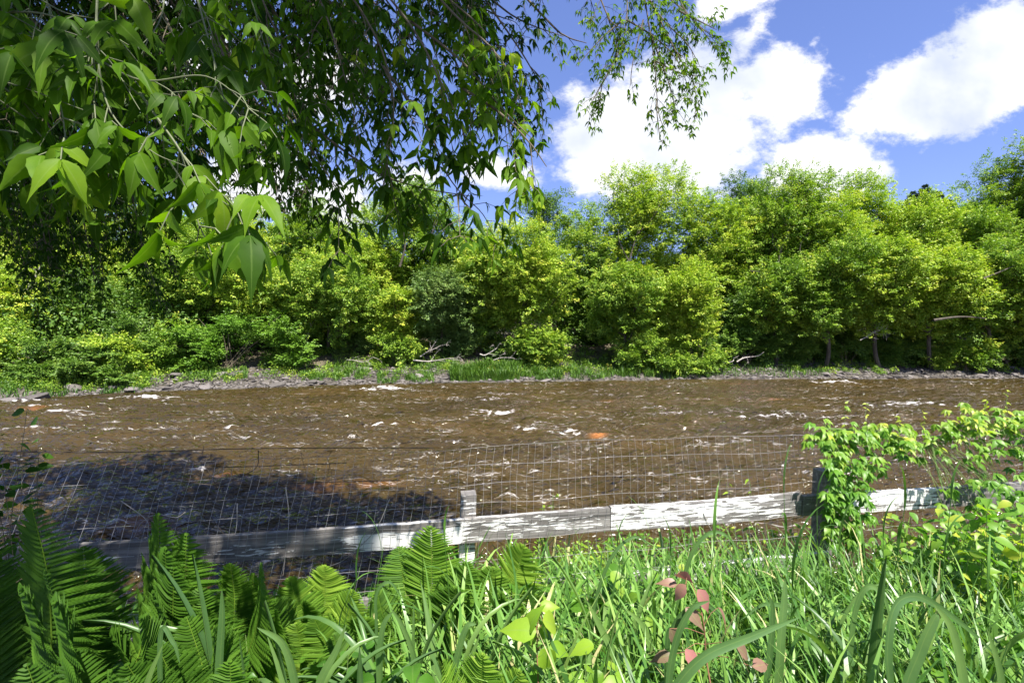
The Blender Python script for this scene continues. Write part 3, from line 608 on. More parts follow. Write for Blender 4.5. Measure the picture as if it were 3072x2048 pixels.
T(2880, 610, 130, 36, M['far_mid'], 'green tree before the distant pines, left of the highest tree', 146)
T(620, 640, 220, 37, M['far_mid'], 'green tree rising behind the layered shrub', 147)
T(1080, 700, 170, 35, M['far_yellow'], 'yellow-green tree left of the tall rounded tree', 148)
T(230, 620, 260, 37, M['far_yellow'], 'yellowish tree showing through the hanging branches', 149)
# front row
T(80, 800, 190, 30, M['far_yellow'], 'yellow-green tree low over the water at far left', 121, bottom=1120)
T(300, 830, 140, 31, M['far_dark'], 'dark green tree left of the layered shrub', 122, bottom=1110)
T(560, 760, 170, 31, M['far_mid'], 'mid-green tree above the layered shrub', 123, bottom=1000)
T(770, 740, 150, 31, M['far_yellow'], 'bright small-leaved tree beside the bare grey twigs', 124, bottom=1040)
T(980, 760, 170, 30.4, M['far_mid'], 'round-topped green tree above the grassy shore', 125, bottom=1040)
T(1200, 850, 85, 31, M['far_yellow'], 'small lime-green tree before the shaded bank', 126, bottom=1090)
T(1330, 800, 120, 31.2, M['far_grey'], 'grey-green willowy bush between two lime trees', 127, bottom=1070)
T(1440, 740, 110, 32, M['far_mid'], 'green tree behind the grey-green bush', 128, bottom=1080)
T(1560, 680, 150, 31.5, M['far_yellow'], 'rounded lime-yellow tree right under the slender dark one', 129, bottom=1030, lobes=((1640, 860, 80, -.5), (1600, 1000, 50, -.5), (1480, 760, 90, 0), (1690, 800, 50, -.4)))
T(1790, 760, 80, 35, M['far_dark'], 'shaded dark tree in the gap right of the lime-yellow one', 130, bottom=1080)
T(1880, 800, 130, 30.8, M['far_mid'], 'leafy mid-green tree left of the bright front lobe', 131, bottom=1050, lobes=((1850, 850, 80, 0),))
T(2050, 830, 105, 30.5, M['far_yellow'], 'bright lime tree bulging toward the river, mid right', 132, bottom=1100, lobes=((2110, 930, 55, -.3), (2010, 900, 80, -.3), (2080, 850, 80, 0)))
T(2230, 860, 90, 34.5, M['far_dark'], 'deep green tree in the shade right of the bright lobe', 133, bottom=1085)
T(2330, 780, 110, 31, M['far_mid'], 'green tree standing below the forked limbs', 134, bottom=1045)
T(2480, 720, 130, 30.6, M['far_mid'], 'green tree with drooping crown over the stony beach', 135, bottom=1050)
T(2640, 690, 140, 30.4, M['far_yellow'], 'yellow-green tree with bare grey twigs at its foot', 136, bottom=1030)
T(2800, 740, 130, 30.4, M['far_yellow'], 'yellow-green tree left of the rightmost dark hollow', 137, bottom=1050)
T(2960, 720, 140, 30.6, M['far_mid'], 'green tree overhanging the right end of the beach', 138, bottom=1040, base_px=3000, show=([(2800, 960), (2880, 950), (2960, 955)], [(2950, 835), (3000, 815), (3060, 790)]))
T(3120, 760, 130, 30, M['far_yellow'], 'lime tree at the right edge leaning over the beach', 139, bottom=1050)
T(-120, 760, 180, 29, M['far_yellow'], 'yellow-green tree beyond the left edge near the water', 140, bottom=1130)

def shrub(px, top, hw, Y, mat, label, seed, bottom, layered=False, n=4500, leaf=.16):
    r = np.random.default_rng(seed); c0 = np.array(P(px, bottom, Y)); z0 = float(terrain(c0[0], Y)) - .05; root = thing('shrub', (c0[0], Y, z0), label, 'shrub', 'shrubs on the far bank')
    R = hw / F * Y; h = np.array(P(px, top, Y))[2] - c0[2]; lobs = []
    nl = int(7 + R * 6)
    for i in range(nl):
        x = r.uniform(-1, 1) * R; t = r.random() ** .8; hh = h * (1 - .55 * abs(x / R) ** 1.6) * r.uniform(.75, 1.15); q = r.uniform(.38, .72)
        lobs.append((c0 + V3(x, r.uniform(-.5, .7) * min(R, 1.6), t * hh), V3(q * 1.3, q, q * (.45 if layered else .8))))
    mb = MB(); foliage(r, mb, lobs, .14, 2.0 if layered else 1.7, 0, c0[2], h, .16 if layered else .6); mb.build('foliage', mat, root, loc=tuple(c0))
    tb = MB()
    for i in range(9):
        b = V3(c0[0], Y, z0) + r.normal(0, .15, 3) * V3(1, 1, 0); e = c0 + V3(r.uniform(-.8, .8) * R, r.uniform(-.5, .5), h * r.uniform(.5, .9)); tube(tb, catmull([b, (b + e) / 2 + V3(0, 0, .25), e], 4), .03, .008, 5)
    tb.build('stem', M['twig'], root, loc=(c0[0], Y, z0)); return root
for i, (px, top, hw, Y, mt, lab, bot, lay, n) in enumerate([
    (690, 925, 210, 28.2, 'far_layer', 'fresh green shrub with leaves in flat horizontal tiers', 1095, True, 9000),
    (470, 985, 130, 26.9, 'far_mid', 'green shrub hanging to the water left of the tiered shrub', 1130, False, 5000),
    (300, 1000, 110, 25.8, 'far_yellow', 'yellowish shrub with drooping sprays on the left bank', 1130, False, 3500),
    (130, 1010, 230, 24.3, 'far_dark', 'dark low shrub along the left bank', 1165, True, 8000),
    (380, 950, 120, 27.2, 'far_dark', 'dark tiered shrub between the yellowish and the green one', 1110, True, 8000),
    (-60, 960, 160, 24.8, 'far_mid', 'green shrub at the very left edge of the bank', 1150, False, 8000),
    (560, 1000, 110, 27.6, 'far_layer', 'low tiered green shrub at the foot of the fresh tiered one', 1120, True, 8000),
    (900, 990, 90, 32, 'far_dark', 'shaded shrub right of the tiered shrub', 1100, False, 3000),
    (1060, 990, 100, 32, 'far_grey', 'pale-flecked shrub above the driftwood', 1090, False, 3200),
    (1190, 990, 70, 30.6, 'far_mid', 'small green shrub hanging over the bank grass', 1120, False, 2500),
    (1430, 1000, 90, 32.5, 'far_grey', 'grey-green shrub over the dark hollow', 1080, False, 2800),
    (1610, 980, 70, 31, 'far_mid', 'lime shrub drooping to the bank in the middle', 1090, False, 2500),
    (1960, 1010, 80, 30.5, 'far_mid', 'bright shrub spilling down to the shore grass', 1110, False, 2800),
    (2090, 1000, 60, 30.3, 'far_mid', 'lime shrub at the left end of the stony beach', 1120, False, 2300),
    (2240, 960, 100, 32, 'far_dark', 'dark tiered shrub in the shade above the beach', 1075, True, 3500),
    (2340, 1000, 70, 32.2, 'far_dark', 'green shrub hanging down over the stony beach', 1100, False, 2500),  # low right-hand shrubs use deep green leaves to paint in the shade
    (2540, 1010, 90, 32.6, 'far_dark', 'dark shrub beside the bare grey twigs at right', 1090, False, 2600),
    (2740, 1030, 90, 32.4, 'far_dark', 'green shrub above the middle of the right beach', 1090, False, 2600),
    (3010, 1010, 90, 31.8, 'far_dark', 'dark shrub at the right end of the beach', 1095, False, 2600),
    (2890, 1030, 60, 31.0, 'far_mid', 'small lime shrub drooping over the right beach', 1095, False, 1800)]):
    shrub(px, top, hw, Y, M[mt], lab, 300 + i, bot, lay, n)

# undergrowth behind the trunks
def undergrowth():
    r = np.random.default_rng(77); mb = MB(); n = 60000
    px = r.uniform(-700, 3800, n); d = r.uniform(4.5, 14, n); Y = np.full(n, 30.)
    for _ in range(5): Y = shore((px - 1536) / F * Y) + d
    X = (px - 1536) / F * Y; Z = terrain(X, Y) + (.2 + r.random(n) ** 1.3 * (1.2 + d * .35)) * (1 + .5 * perlin(X * .5, Y * .5))
    nn = nrm(V3(0, -.2, 1) + r.normal(0, .5, (n, 3)))
    scatter(mb, T_DIA, np.stack([X, Y, Z], -1), r.normal(size=(n, 3)), nn, r.uniform(.14, .3, n), np.clip(r.normal(.4, .2, n), 0, 1))
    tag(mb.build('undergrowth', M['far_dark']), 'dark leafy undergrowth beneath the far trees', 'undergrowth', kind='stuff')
undergrowth()

def bank_grass():
    r = np.random.default_rng(5); mb = MB()
    #       px0  px1  d0  d1   n   height
    for a, b, d0, d1, n, hh in ((-100, 420, .0, 2.6, 1500, .4), (560, 740, 1.0, 2.8, 900, .4), (900, 1090, .5, 1.8, 1300, .35), (1000, 1120, 1.6, 3.2, 600, .4), (1130, 1300, .0, 1.4, 1300, .35), (1350, 1560, .2, 2.0, 5200, .75), (1600, 1860, .1, 1.4, 1800, .4), (2120, 2500, .3, 2.2, 900, .35),
                                (1560, 1720, .5, 1.6, 2000, .45), (1860, 2010, .3, 2.2, 2200, .6), (1990, 2130, .0, 2.4, 1500, .4), (1240, 1360, 2.0, 3.4, 500, .4), (1700, 1860, 1.6, 3.4, 600, .4), (2260, 2330, 2, 3.2, 300, .4), (2900, 3072, 1.6, 3, 400, .35), (2450, 2700, 2.8, 4.2, 600, .5)):
        px = r.uniform(a, b, n); d = r.uniform(d0, d1, n); Y = np.full(n, 28.)
        for _ in range(5): Y = shore((px - 1536) / F * Y) + d
        X = (px - 1536) / F * Y; keep = perlin(X * 1.3, Y * 1.3) > -.25; X = X[keep]; Y = Y[keep]; k = len(X); Z = terrain(X, Y)
        for j in range(3):
            s = np.arange(k) % 3 == j; m_ = s.sum(); an = r.uniform(0, 6.28, m_)
            scatter(mb, BLADES[1 + j], np.stack([X[s], Y[s], Z[s]], -1), np.stack([np.cos(an), np.sin(an), 0 * an], -1), np.tile(V3(0, 0, 1), (m_, 1)), hh * r.uniform(.5, 1.25, m_), np.clip(r.normal(.2 if a < 0 else .45, .2, m_), 0, 1), wid=r.uniform(.02, .05, m_))
    tag(mb.build('bank_grass', M['bank_grass']), 'bright tufts of grass and weeds along the far shore', 'grass', kind='stuff')
bank_grass()

def bank_weeds():
    r = np.random.default_rng(55); mb = MB(); n = 900
    px = np.where(r.random(n) < .25, r.uniform(-200, 450, n), r.uniform(400, 3300, n)); d = r.uniform(.8, 4.6, n) * np.where(px < 450, .75, 1.05); Y = np.full(n, 28.)
    for _ in range(5): Y = shore((px - 1536) / F * Y) + d
    X = (px - 1536) / F * Y; Z = terrain(X, Y); k = 70; h = r.uniform(.15, .5, n) * np.where(px > 2150, .7, 1)
    dd = rand_dirs(r, n * k) * r.random((n * k, 1)) ** .4; dd[:, 2] = np.abs(dd[:, 2]); hh = np.repeat(h, k)
    p = np.repeat(np.stack([X, Y, Z], -1), k, 0) + dd * np.stack([hh, hh, hh * 1.3], -1)
    scatter(mb, T_DIA, p, dd + r.normal(0, .5, dd.shape), nrm(V3(0, 0, 1) + r.normal(0, .5, dd.shape)), r.uniform(.06, .13, n * k), np.clip(np.repeat(r.normal(.4, .22, n), k) + r.normal(0, .12, n * k), 0, 1))
    tag(mb.build('bank_weeds', M['far_mid']), 'leafy green weeds scattered over the far bank', 'weeds', kind='stuff')
bank_weeds()
# driftwood and bare twigs on the far bank
def branchy(name, px, py, Y, length, ang, label, seed, cat='branch', thick=.05, twigs=7, up=.0):
    r = np.random.default_rng(seed); a = np.array(P(px, py, Y)); d = V3(math.cos(ang), r.uniform(-.2, .2), math.sin(ang)); e = a + d * length
    mb = MB(); c = catmull([a, a + d * length * .35 + r.normal(0, .1, 3) + V3(0, 0, up), a + d * length * .7 + r.normal(0, .12, 3) + V3(0, 0, up), e], 5); tube(mb, c, thick, .012, 6)
    for i in range(twigs):
        b = c[r.integers(3, len(c))]; dd = nrm(d + r.normal(0, .7, 3)); l = length * r.uniform(.2, .5); m_ = b + dd * l * .5 + r.normal(0, .06, 3); q = catmull([b, m_, b + dd * l], 3); tube(mb, q, thick * .4, .005, 4)
        for _ in range(2):
            b2 = q[r.integers(2, len(q))]; d2 = nrm(dd + r.normal(0, .7, 3)); tube(mb, [b2, b2 + d2 * l * .25 + r.normal(0, .03, 3), b2 + d2 * l * .5], .012, .004, 4)
    o = mb.build(name, M['dead'], loc=tuple(a)); tag(o, label, cat, 'bare dead branches on the far bank'); return o
branchy('driftwood', 1240, 1080, 29.6, 2.4, .06, 'long pale driftwood branch lying on the bank left of the hollow', 1)
branchy('driftwood', 1440, 1062, 29.8, 1.3, .45, 'short pale driftwood stick leaning up in the hollow', 2, twigs=3)
branchy('driftwood', 1040, 1080, 29.9, 1.8, .12, 'thin driftwood branch lying above the pale angular rock', 3, thick=.04)
branchy('driftwood', 1260, 1070, 29.9, 1.5, .5, 'tangled driftwood fork behind the long pale branch', 4, thick=.04, twigs=9)
branchy('driftwood', 2210, 1085, 30.6, 2.0, .32, 'pale driftwood pole slanting up from the stony beach', 5, twigs=2)
branchy('driftwood', 2170, 1088, 30.7, 1.0, .4, 'short driftwood stick left of the slanting pole', 6, twigs=1, thick=.03)
branchy('driftwood', 1480, 1080, 29.9, 1.3, .1, 'low driftwood twig right of the leaning stick', 16, twigs=4, thick=.03)
branchy('dead_branch', 830, 950, 30.6, 2.2, 2.7, 'spray of bare white twigs right of the tiered shrub', 7, thick=.03, twigs=10)
branchy('dead_branch', 880, 900, 31.2, 1.6, 2.3, 'bare grey twigs above the white spray of twigs', 8, thick=.03, twigs=10)
branchy('dead_branch', 905, 1070, 29.6, 2.2, 1.35, 'thin crooked dead stem rising beside the tiered shrub', 9, thick=.025, twigs=4)
branchy('dead_branch', 2580, 1020, 30.0, 2.0, .35, 'spray of bare grey twigs over the right beach', 10, thick=.03, twigs=12)
branchy('dead_branch', 2720, 900, 30.2, 2.2, 2.4, 'fan of bare twigs in the yellow-green crown at right', 11, thick=.02, twigs=14)
branchy('dead_branch', 3000, 830, 31, 2.0, .5, 'dark bare limb reaching out of the rightmost crown', 12, thick=.06, twigs=5)
branchy('dead_branch', 2540, 940, 30.3, 1.6, 1.9, 'bare twiggy patch in the crown over the beach', 13, thick=.02, twigs=14)
branchy('dead_branch', 700, 760, 32, 2.0, 1.2, 'fine bare twigs inside the airy tree at left', 14, thick=.02, twigs=12)
branchy('dead_branch', 60, 900, 28, 2.0, 1.0, 'pale bare twigs in the leftmost low tree', 15, thick=.02, twigs=12)
branchy('dead_branch', 1120, 690, 35.2, 2.2, 1.1, 'grey twigs showing in the tall rounded tree', 17, thick=.02, twigs=12)

def wood():
    r = np.random.default_rng(91); mb = MB(); n = 1500
    X = r.uniform(-110, 190, n); Y = r.uniform(46, 110, n); Z = terrain(X, Y); R_ = r.uniform(1.5, 2.8, n); k = 42
    d = rand_dirs(r, n * k) * r.random((n * k, 1)) ** .3; C_ = np.repeat(np.stack([X, Y, Z + R_ * 1.3], -1), k, 0); rr = np.repeat(R_, k)[:, None]
    p = C_ + d * rr * V3(1, 1, 1.3); nn = nrm(d + V3(0, 0, .6) + r.normal(0, .4, d.shape)); mb_r = np.repeat(r.random(n) * .6, k) + r.random(n * k) * .4
    scatter(mb, T_DIA, p, r.normal(size=d.shape), nn, r.uniform(.6, 1.1, n * k), mb_r, wid=r.uniform(.9, 1.6, n * k))
    tag(mb.build('wood', M['far_dark']), 'green wood covering the slope far behind the bank trees', 'wood', kind='stuff')
wood()

# distant pines
def pine(px, top, Y, h, label, seed):
    r = np.random.default_rng(seed); p = np.array(P(px, top, Y)); root = thing('pine_tree', (p[0], Y, p[2] - h), label, 'tree', 'pines on the far hill'); tb = MB(); tube(tb, [p - V3(0, 0, h + 2), p - V3(0, 0, h * .5), p], .25, .04, 6); tb.build('trunk', M['bark'], root, loc=tuple(p - V3(0, 0, h)))
    n = 14000; t = r.random(n) ** .7; tier = np.floor(t * 14) / 14 + r.normal(0, .012, n); a = np.floor(r.random(n) * 9) / 9 * 6.283 + tier * 9 + r.normal(0, .16, n); q = r.random(n) ** .6 * (h * .3) * (tier ** .75 + .06)
    pos = p + np.stack([np.cos(a) * q, np.sin(a) * q, -tier * h + .25 * q - r.random(n) * .3], -1)
    mb = MB(); scatter(mb, T_DIA, pos, np.stack([np.cos(a), np.sin(a), .3 + 0 * a], -1) + r.normal(0, .4, (n, 3)), nrm(V3(0, 0, 1) + r.normal(0, .6, (n, 3))), r.uniform(.2, .45, n), r.random(n)); mb.build('crown', M['pine'], root, loc=tuple(p))
for i, (px, top, lab) in enumerate([(2775, 556, 'dark distant pine peeping over the trees, the tallest'), (2815, 575, 'dark distant pine just right of the tallest one'), (2740, 575, 'dark distant pine just left of the tallest one'), (2850, 600, 'dark distant pine half behind the highest right tree'), (2905, 610, 'dark distant pine behind the highest right tree'),
    (2690, 625, 'low dark distant pine at the left end of the row')]):
    pine(px, top, 95 + 3 * (i % 3), 14, lab, 500 + i)

# ------------------------------------------------------------------ fence
RAILZ = H - 1.15
def fline(px):     # fence line: position along, from photo column
    # passes post 1 (px 1379, Y 2.68) and post 2 (px 2510, Y 3.08)
    A = V3((1379 - 1536) / F * 2.68, 2.68, 0); B = V3((2510 - 1536) / F * 3.08, 3.08, 0); u = (px - 1536) / F
    d = nrm(B - A); s = (A[0] - u * A[1]) / (u * d[1] - d[0]); return A + d * s, s
FA, _ = fline(1379); FB, sB = fline(2510); FD = nrm(FB - FA); FNRM = V3(-FD[1], FD[0], 0)
FROT = math.atan2(FD[1], FD[0])
def fp(s, off=0, z=0): return FA + FD * s + FNRM * off + V3(0, 0, z)    # off > 0: river side
fence = thing('fence', tuple(fp(0, 0, 1.7)), 'weathered wooden rail fence with peeling white paint and wire mesh', 'fence')
def board(name, s0, s1, z0, z1, off, w, t, cover, parent, label=None, rag=0.0, vertical=False):
    """board between two points, subdivided so that paint cover can vary; cover(u, v)"""
    L_ = s1 - s0; n = max(2, int(L_ / .04)); mseg = 8
    us = np.linspace(0, 1, n + 1); vs = np.linspace(-.5, .5, mseg + 1)
    mb = MB()
    X = us * L_
    def sheet(fn, flip=False):
        U, Vv = np.meshgrid(us, vs); p = fn(U, Vv); nx = n + 1; i = (np.arange(mseg)[:, None] * nx + np.arange(n)[None]).ravel(); f = np.stack([i, i + 1, i + nx + 1, i + nx], -1)
        if flip: f = f[:, ::-1]
        mb.add(p.reshape(-1, 3), f, .5, cover(U, Vv).ravel())
    dz = z1 - z0; sagf = lambda U: -.012 * np.sin(U * math.pi)
    rg = lambda U, e: 0.0035 * perlin(U * L_ * 9 + e, U * 0 + e)
    P3 = lambda U, zz, yy: np.stack([U * L_, yy + 0 * U, zz + dz * U + sagf(U)], -1)
    sheet(lambda U, Vv: P3(U, Vv * w + np.sign(Vv) * (np.abs(Vv) > .49) * rg(U, 3), -t / 2))
    sheet(lambda U, Vv: P3(U, Vv * w, t / 2), True)
    sheet(lambda U, Vv: P3(U, w / 2 + rg(U, 3), Vv * t))
    sheet(lambda U, Vv: P3(U, -w / 2 - rg(U, 3), Vv * t), True)
    for e, fl in ((0, True), (1, False)):
        q = [(-.5, -.5), (-.5, .5), (.5, .5), (.5, -.5)]; v = np.array([(e * L_, b * t, a * w + dz * e) for a, b in q]); mb.add(v, np.array([(0, 1, 2, 3)]) if not fl else np.array([(3, 2, 1, 0)]), .5, 0)
    me = mb.mesh(name); me.materials.append(M['paint']); o = bpy.data.objects.new(name, me); COL.objects.link(o); o.parent = parent
    o.location = Vector(tuple(fp(s0, off, z0))) - parent.location; o.rotation_euler = (0, 0, FROT)
    if label: o['label'] = label
    return o
def post(s, top, zbot, label, cover, lean=.02):
    w = .089; n = 24; mb = MB(); zs = np.linspace(zbot, top, n)
    ring = np.array([(-.5, -.5), (.5, -.5), (.5, .5), (-.5, .5)]) * w
    v = np.array([(x + lean * (z - zbot), y, z) for z in zs for x, y in ring]); f = [(4 * i + j, 4 * i + (j + 1) % 4, 4 * i + 4 + (j + 1) % 4, 4 * i + 4 + j) for i in range(n - 1) for j in range(4)]
    # duplicate ring verts are shared: paint share per height
    mb.add(v, np.array(f), .5, np.repeat(cover(zs), 4)); mb.add(v[-4:], np.array([(0, 1, 2, 3)]), .5, .1)
    me = mb.mesh('post'); me.materials.append(M['paint']); o = bpy.data.objects.new('post', me); COL.objects.link(o); o.parent = fence
    o.location = Vector(tuple(fp(s, .07))) - fence.location; o.rotation_euler = (0, 0, FROT); o['label'] = label; return o
RZ = RAILZ - .07
s_of = lambda px: fline(px)[1]
sl = s_of(-150); sj = s_of(1833)
def gauss(x, c, w): return np.exp(-((x - c) / w) ** 2)
def cov_left(U, Vv):
    s = sl + U * (sj - sl); c = .02 + 0 * U
    c = c + .75 * np.clip(1 - np.abs(s - s_of(1190)) / .36, 0, 1) ** .4 * (np.abs(s - s_of(1190)) < .36) * (Vv < .22) * 1.0
    c = c + .30 * gauss(s, s_of(800), .22) * (np.abs(Vv + .05) < .3) + .22 * gauss(s, s_of(240), .22) * (Vv < .05) + .42 * gauss(s, s_of(1370), .06) * (Vv < .38) + .42 * gauss(s, s_of(1520), .19) * (np.abs(Vv) < .38) + .34 * gauss(s, s_of(1720), .2) * (Vv > -.3)
    return c
def cov_right(U, Vv): return .30 - .08 * U ** 3 + .25 * (U < .9) - .35 * (Vv < -.42) - .12 * (U > .55) * (Vv < .1)
board('rail', sl, sj, RZ, RZ + .0, 0, .14, .035, cov_left, fence, 'left upper rail, mostly bare grey wood with patches of white paint')
board('rail', sj + .003, s_of(2412), RZ + .003, RZ + .012, -.004, .148, .035, cov_right, fence, 'middle upper rail, nearly all white paint')
board('rail', s_of(2416), s_of(3500), RZ - .005, RZ - .01, .0, .135, .035, lambda U, Vv: .05 + .5 * (U > .12) * (U < .34) + .1 * (Vv > 0), fence, 'right upper rail under the creeper, part white part bare')
board('rail', sl, s_of(1384), RZ - .44, RZ - .42, 0, .14, .035, lambda U, Vv: .25 - .3 * U, fence, 'left lower rail hidden in ferns')
board('rail', s_of(1386), s_of(2500), RZ - .42, RZ - .40, 0, .14, .035, lambda U, Vv: .6 * (Vv < .0) + .1 + .25 * (U > .35), fence, 'middle lower rail, white below and bare above')
post(0, RAILZ + .115, 1.2, 'thin white-flecked post in the middle of the fence', lambda z: np.where(z < RZ - .1, .8, np.where(z > RZ + .1, .28, .4)), .035)
post(sB, RAILZ + .13, 1.2, 'dark post wrapped in creeper at right', lambda z: -.1 + 0 * z, .0)
post(-sB, RAILZ + .1, 1.2, 'left post hidden in the ferns', lambda z: .1 + 0 * z, .02)
post(2 * sB, RAILZ + .1, 1.2, 'far right post behind the creeper', lambda z: .1 + 0 * z, .0)

def wires():
    """welded mesh, 5 x 10 cm cells, leaning out over the river"""
    r = np.random.default_rng(9); mb = MB(); LB, LA = .40, .12
    s0, s1 = s_of(-150) - .6, s_of(3500); zt = RAILZ + .375
    def pt(s, h):      # h height relative to the rail top
        z = RAILZ + h; bulge = .03 * math.sin(s * 2.1) * max(0, h) * 2 + .012 * math.sin(s * 9)
        drop = .02 * math.sin(s * 1.7) * max(0, h)
        if h < -.17: off = -.035 + LB * (h) * .75
        elif h < .0: off = -.035 - .0 * h + LB * min(h, 0) * .2
        else: off = -.035 + LB * h
        return fp(s + LA * h, off + bulge, z + drop)
    s = s0
    while s < s1:
        j = r.normal(0, .004); hs = [.375 + r.normal(0, .003), .28, .18, .08, 0, -.08, -.17, -.3, -.5, -.75, -.95]
        pts = [pt(s + j + .004 * math.sin(h * 20 + s * 3), h) + r.normal(0, .0015, 3) for h in hs]; tube(mb, pts, .0009, sides=3); s += .0508
    for h in (.375, .275, .175, .075, -.025, -.125, -.225, -.325, -.425, -.525, -.625, -.725):
        ss = np.arange(s0, s1, .1); tube(mb, [pt(q, h + .004 * math.sin(q * 5.1 + h * 30)) for q in ss], .001, sides=3)
    o = mb.build('wire_mesh', M['wire'], fence, loc=tuple(fp(0, 0, RAILZ))); o['label'] = 'galvanised wire mesh leaning outward above the rails'
    # loose dark wires at the left
    mb = MB()
    for pts in ([(-80, 1352), (200, 1356), (420, 1355), (700, 1346), (1000, 1343), (1300, 1343)], [(-80, 1474), (150, 1474), (330, 1455), (430, 1445), (540, 1405), (640, 1402), (800, 1397), (1040, 1388)], [(430, 1445), (480, 1455), (560, 1500), (640, 1560), (700, 1650)],
                [(620, 1402), (640, 1440), (660, 1452), (720, 1430), (770, 1400), (775, 1350)], [(500, 1440), (700, 1458), (900, 1448), (1200, 1440)]):
        c = catmull([fp_px(a, b) for a, b in pts], 6); tube(mb, c, .0024, sides=4)
    for k in range(9):
        c = fp_px(r.uniform(430, 1000), r.uniform(1350, 1400)); tube(mb, [c, c + r.normal(0, .03, 3), c + V3(r.normal(0, .03), 0, -.1 - r.random() * .1), c + V3(r.normal(0, .05), 0, -.2)], .0018, .0008, 3)
    o = mb.build('loose_wire', M['wire_dark'], fence, loc=tuple(fp(-1, 0, RAILZ))); o['label'] = 'sagging rusty wires at the left top of the mesh'
def fp_px(px, py):
    # point on the leaning mesh plane above the rail at that photo position
    Y = fline(px)[0][1] + .1; return np.array(P(px, py, Y))
wires()

def dry_vine():
    r = np.random.default_rng(21); mb = MB()
    for pts in ([(745, 1480), (740, 1560), (725, 1640), (718, 1700)], [(895, 1440), (890, 1520), (893, 1600), (880, 1690)], [(600, 1510), (570, 1525), (520, 1510), (470, 1540), (455, 1580)], [(420, 1480), (480, 1520), (500, 1545), (490, 1600)],
                [(1180, 1470), (1140, 1560), (1060, 1640), (1010, 1665)], [(2090, 1520), (2120, 1580), (2180, 1650)], [(1990, 1560), (2030, 1620), (2100, 1680), (2140, 1760)], [(1850, 1600), (1900, 1680), (1960, 1740)]):
        c = catmull([fp_px(a, b) + V3(0, -.12, 0) + r.normal(0, .006, 3) for a, b in pts], 5); tube(mb, c, .0025, .0012, sides=4)
    tag(mb.build('dry_vine', M['dead'], loc=tuple(fp(-.6, -.1, RAILZ))), 'thin dry grey vine stems threaded through the wire mesh', 'vine')
dry_vine()

# ------------------------------------------------------------------ near box elder overhanging from the upper left
TB = (-3.6, -2.6); tz = float(terrain(*TB))
elder = thing('box_elder_tree', (TB[0], TB[1], tz), 'large leafy tree whose branches hang over the upper left of the view', 'tree')
def compound(r, mb, tw, node, dirn, size, tmpl, lit=.5, nl=5, pet=.9):
    """one pinnate leaf: petiole then drooping leaflets"""
    dirn = nrm(dirn); p0 = np.array(node); pl = size * pet; p1 = p0 + dirn * pl * .6 + V3(0, 0, -.02 * pl); p2 = p1 + nrm(dirn + V3(0, 0, -.55)) * pl * .5
    if tw is not None: tube(tw, [p0, p1, p2], size * .013 + .0004, size * .008 + .0003, 4)
    side = nrm(np.cross(dirn, V3(0, 0, 1)) + 1e-6)
    P_ = []; A = []; Nn = []; S = []
    fwd = nrm(dirn + V3(0, 0, -1.1) + r.normal(0, .15, 3)); P_.append(p2); A.append(fwd); S.append(size * r.uniform(.95, 1.15))
    if nl >= 3:
        for sg in (-1, 1): P_.append(p2 - dirn * .03 * size); A.append(nrm(fwd * .55 + side * sg * .75 + V3(0, 0, -.35) + r.normal(0, .15, 3))); S.append(size * r.uniform(.75, 1))
    if nl >= 5:
        for sg in (-1, 1): P_.append(p1); A.append(nrm(fwd * .35 + side * sg * .8 + V3(0, 0, -.5) + r.normal(0, .15, 3))); S.append(size * r.uniform(.55, .8))
    P_ = np.array(P_); A = np.array(A); k = len(P_)
    nn = nrm(V3(0, 0, .55) + dirn * .45 + r.normal(0, .38, (k, 3)))
    base = np.clip(r.normal(lit, .2), 0, 1)
    if tmpl is T_BIG: tmpl = (T_BIG, T_BIG2, T_BIG3)[r.integers(0, 3)]
    scatter(mb, tmpl, P_, A, nn, np.array(S), np.clip(base + r.normal(0, .05, k), 0, 1), wid=np.array(S) * r.uniform(.6, .88, k))

def hanging(pts, leaf, spacing, tw_len, tmpl, seed, lit=.45, r0=.012, nl=5, twn=1.0, bare=0., start=.0, label=None, down=.55, mat='near_leaf', tmat='twig', spread=1.):
    """a limb given by photo points with distance, with side twigs and compound leaves"""
    r = np.random.default_rng(seed); c = catmull([P(*q) for q in pts], 10); tw = MB(); mb = MB(); tube(tw, c, r0, r0 * .25, 6)
    ln = np.linalg.norm(np.diff(c, axis=0), axis=1).sum(); n = max(2, int(ln / spacing * twn)); acc = np.concatenate([[0], np.cumsum(np.linalg.norm(np.diff(c, axis=0), axis=1))])
    for i in range(n):
        s = ln * (start + (1 - start) * (i + r.random() * .8) / n); p = np.array([np.interp(s, acc, c[:, k]) for k in range(3)]); j = min(len(c) - 2, int(np.searchsorted(acc, s)))
        t = nrm(c[j + 1] - c[max(0, j - 1)]); d = nrm(t * .55 + r.normal(0, .55 * spread, 3) + V3(0, 0, -down)); l = tw_len * r.uniform(.5, 1.15)
        q = catmull([p, p + d * l * .5 + V3(0, 0, -.02 * l), p + (d * .8 + V3(0, 0, -down * .5)) * l], 4); tube(tw, q, r0 * .3 + .0006, .0008 + leaf * .006, 4)
        if r.random() < bare: continue
        m_ = max(2, int(l / (leaf * .75)))
        for k in range(m_):
            b = q[min(len(q) - 1, int((k + 1) / m_ * (len(q) - 1)))]; tt = nrm(q[-1] - q[0])
            sd = nrm(np.cross(tt, r.normal(size=3)))
            for sg in ((-1, 1) if k < m_ - 1 else (-1, 1, 0)):
                compound(r, mb, tw, b, tt * .5 + sd * sg * .8 + r.normal(0, .2, 3), leaf * r.uniform(.7, 1.15), tmpl, lit, nl)
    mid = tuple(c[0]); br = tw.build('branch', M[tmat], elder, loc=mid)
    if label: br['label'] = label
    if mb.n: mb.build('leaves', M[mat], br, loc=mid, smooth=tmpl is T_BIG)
    return br

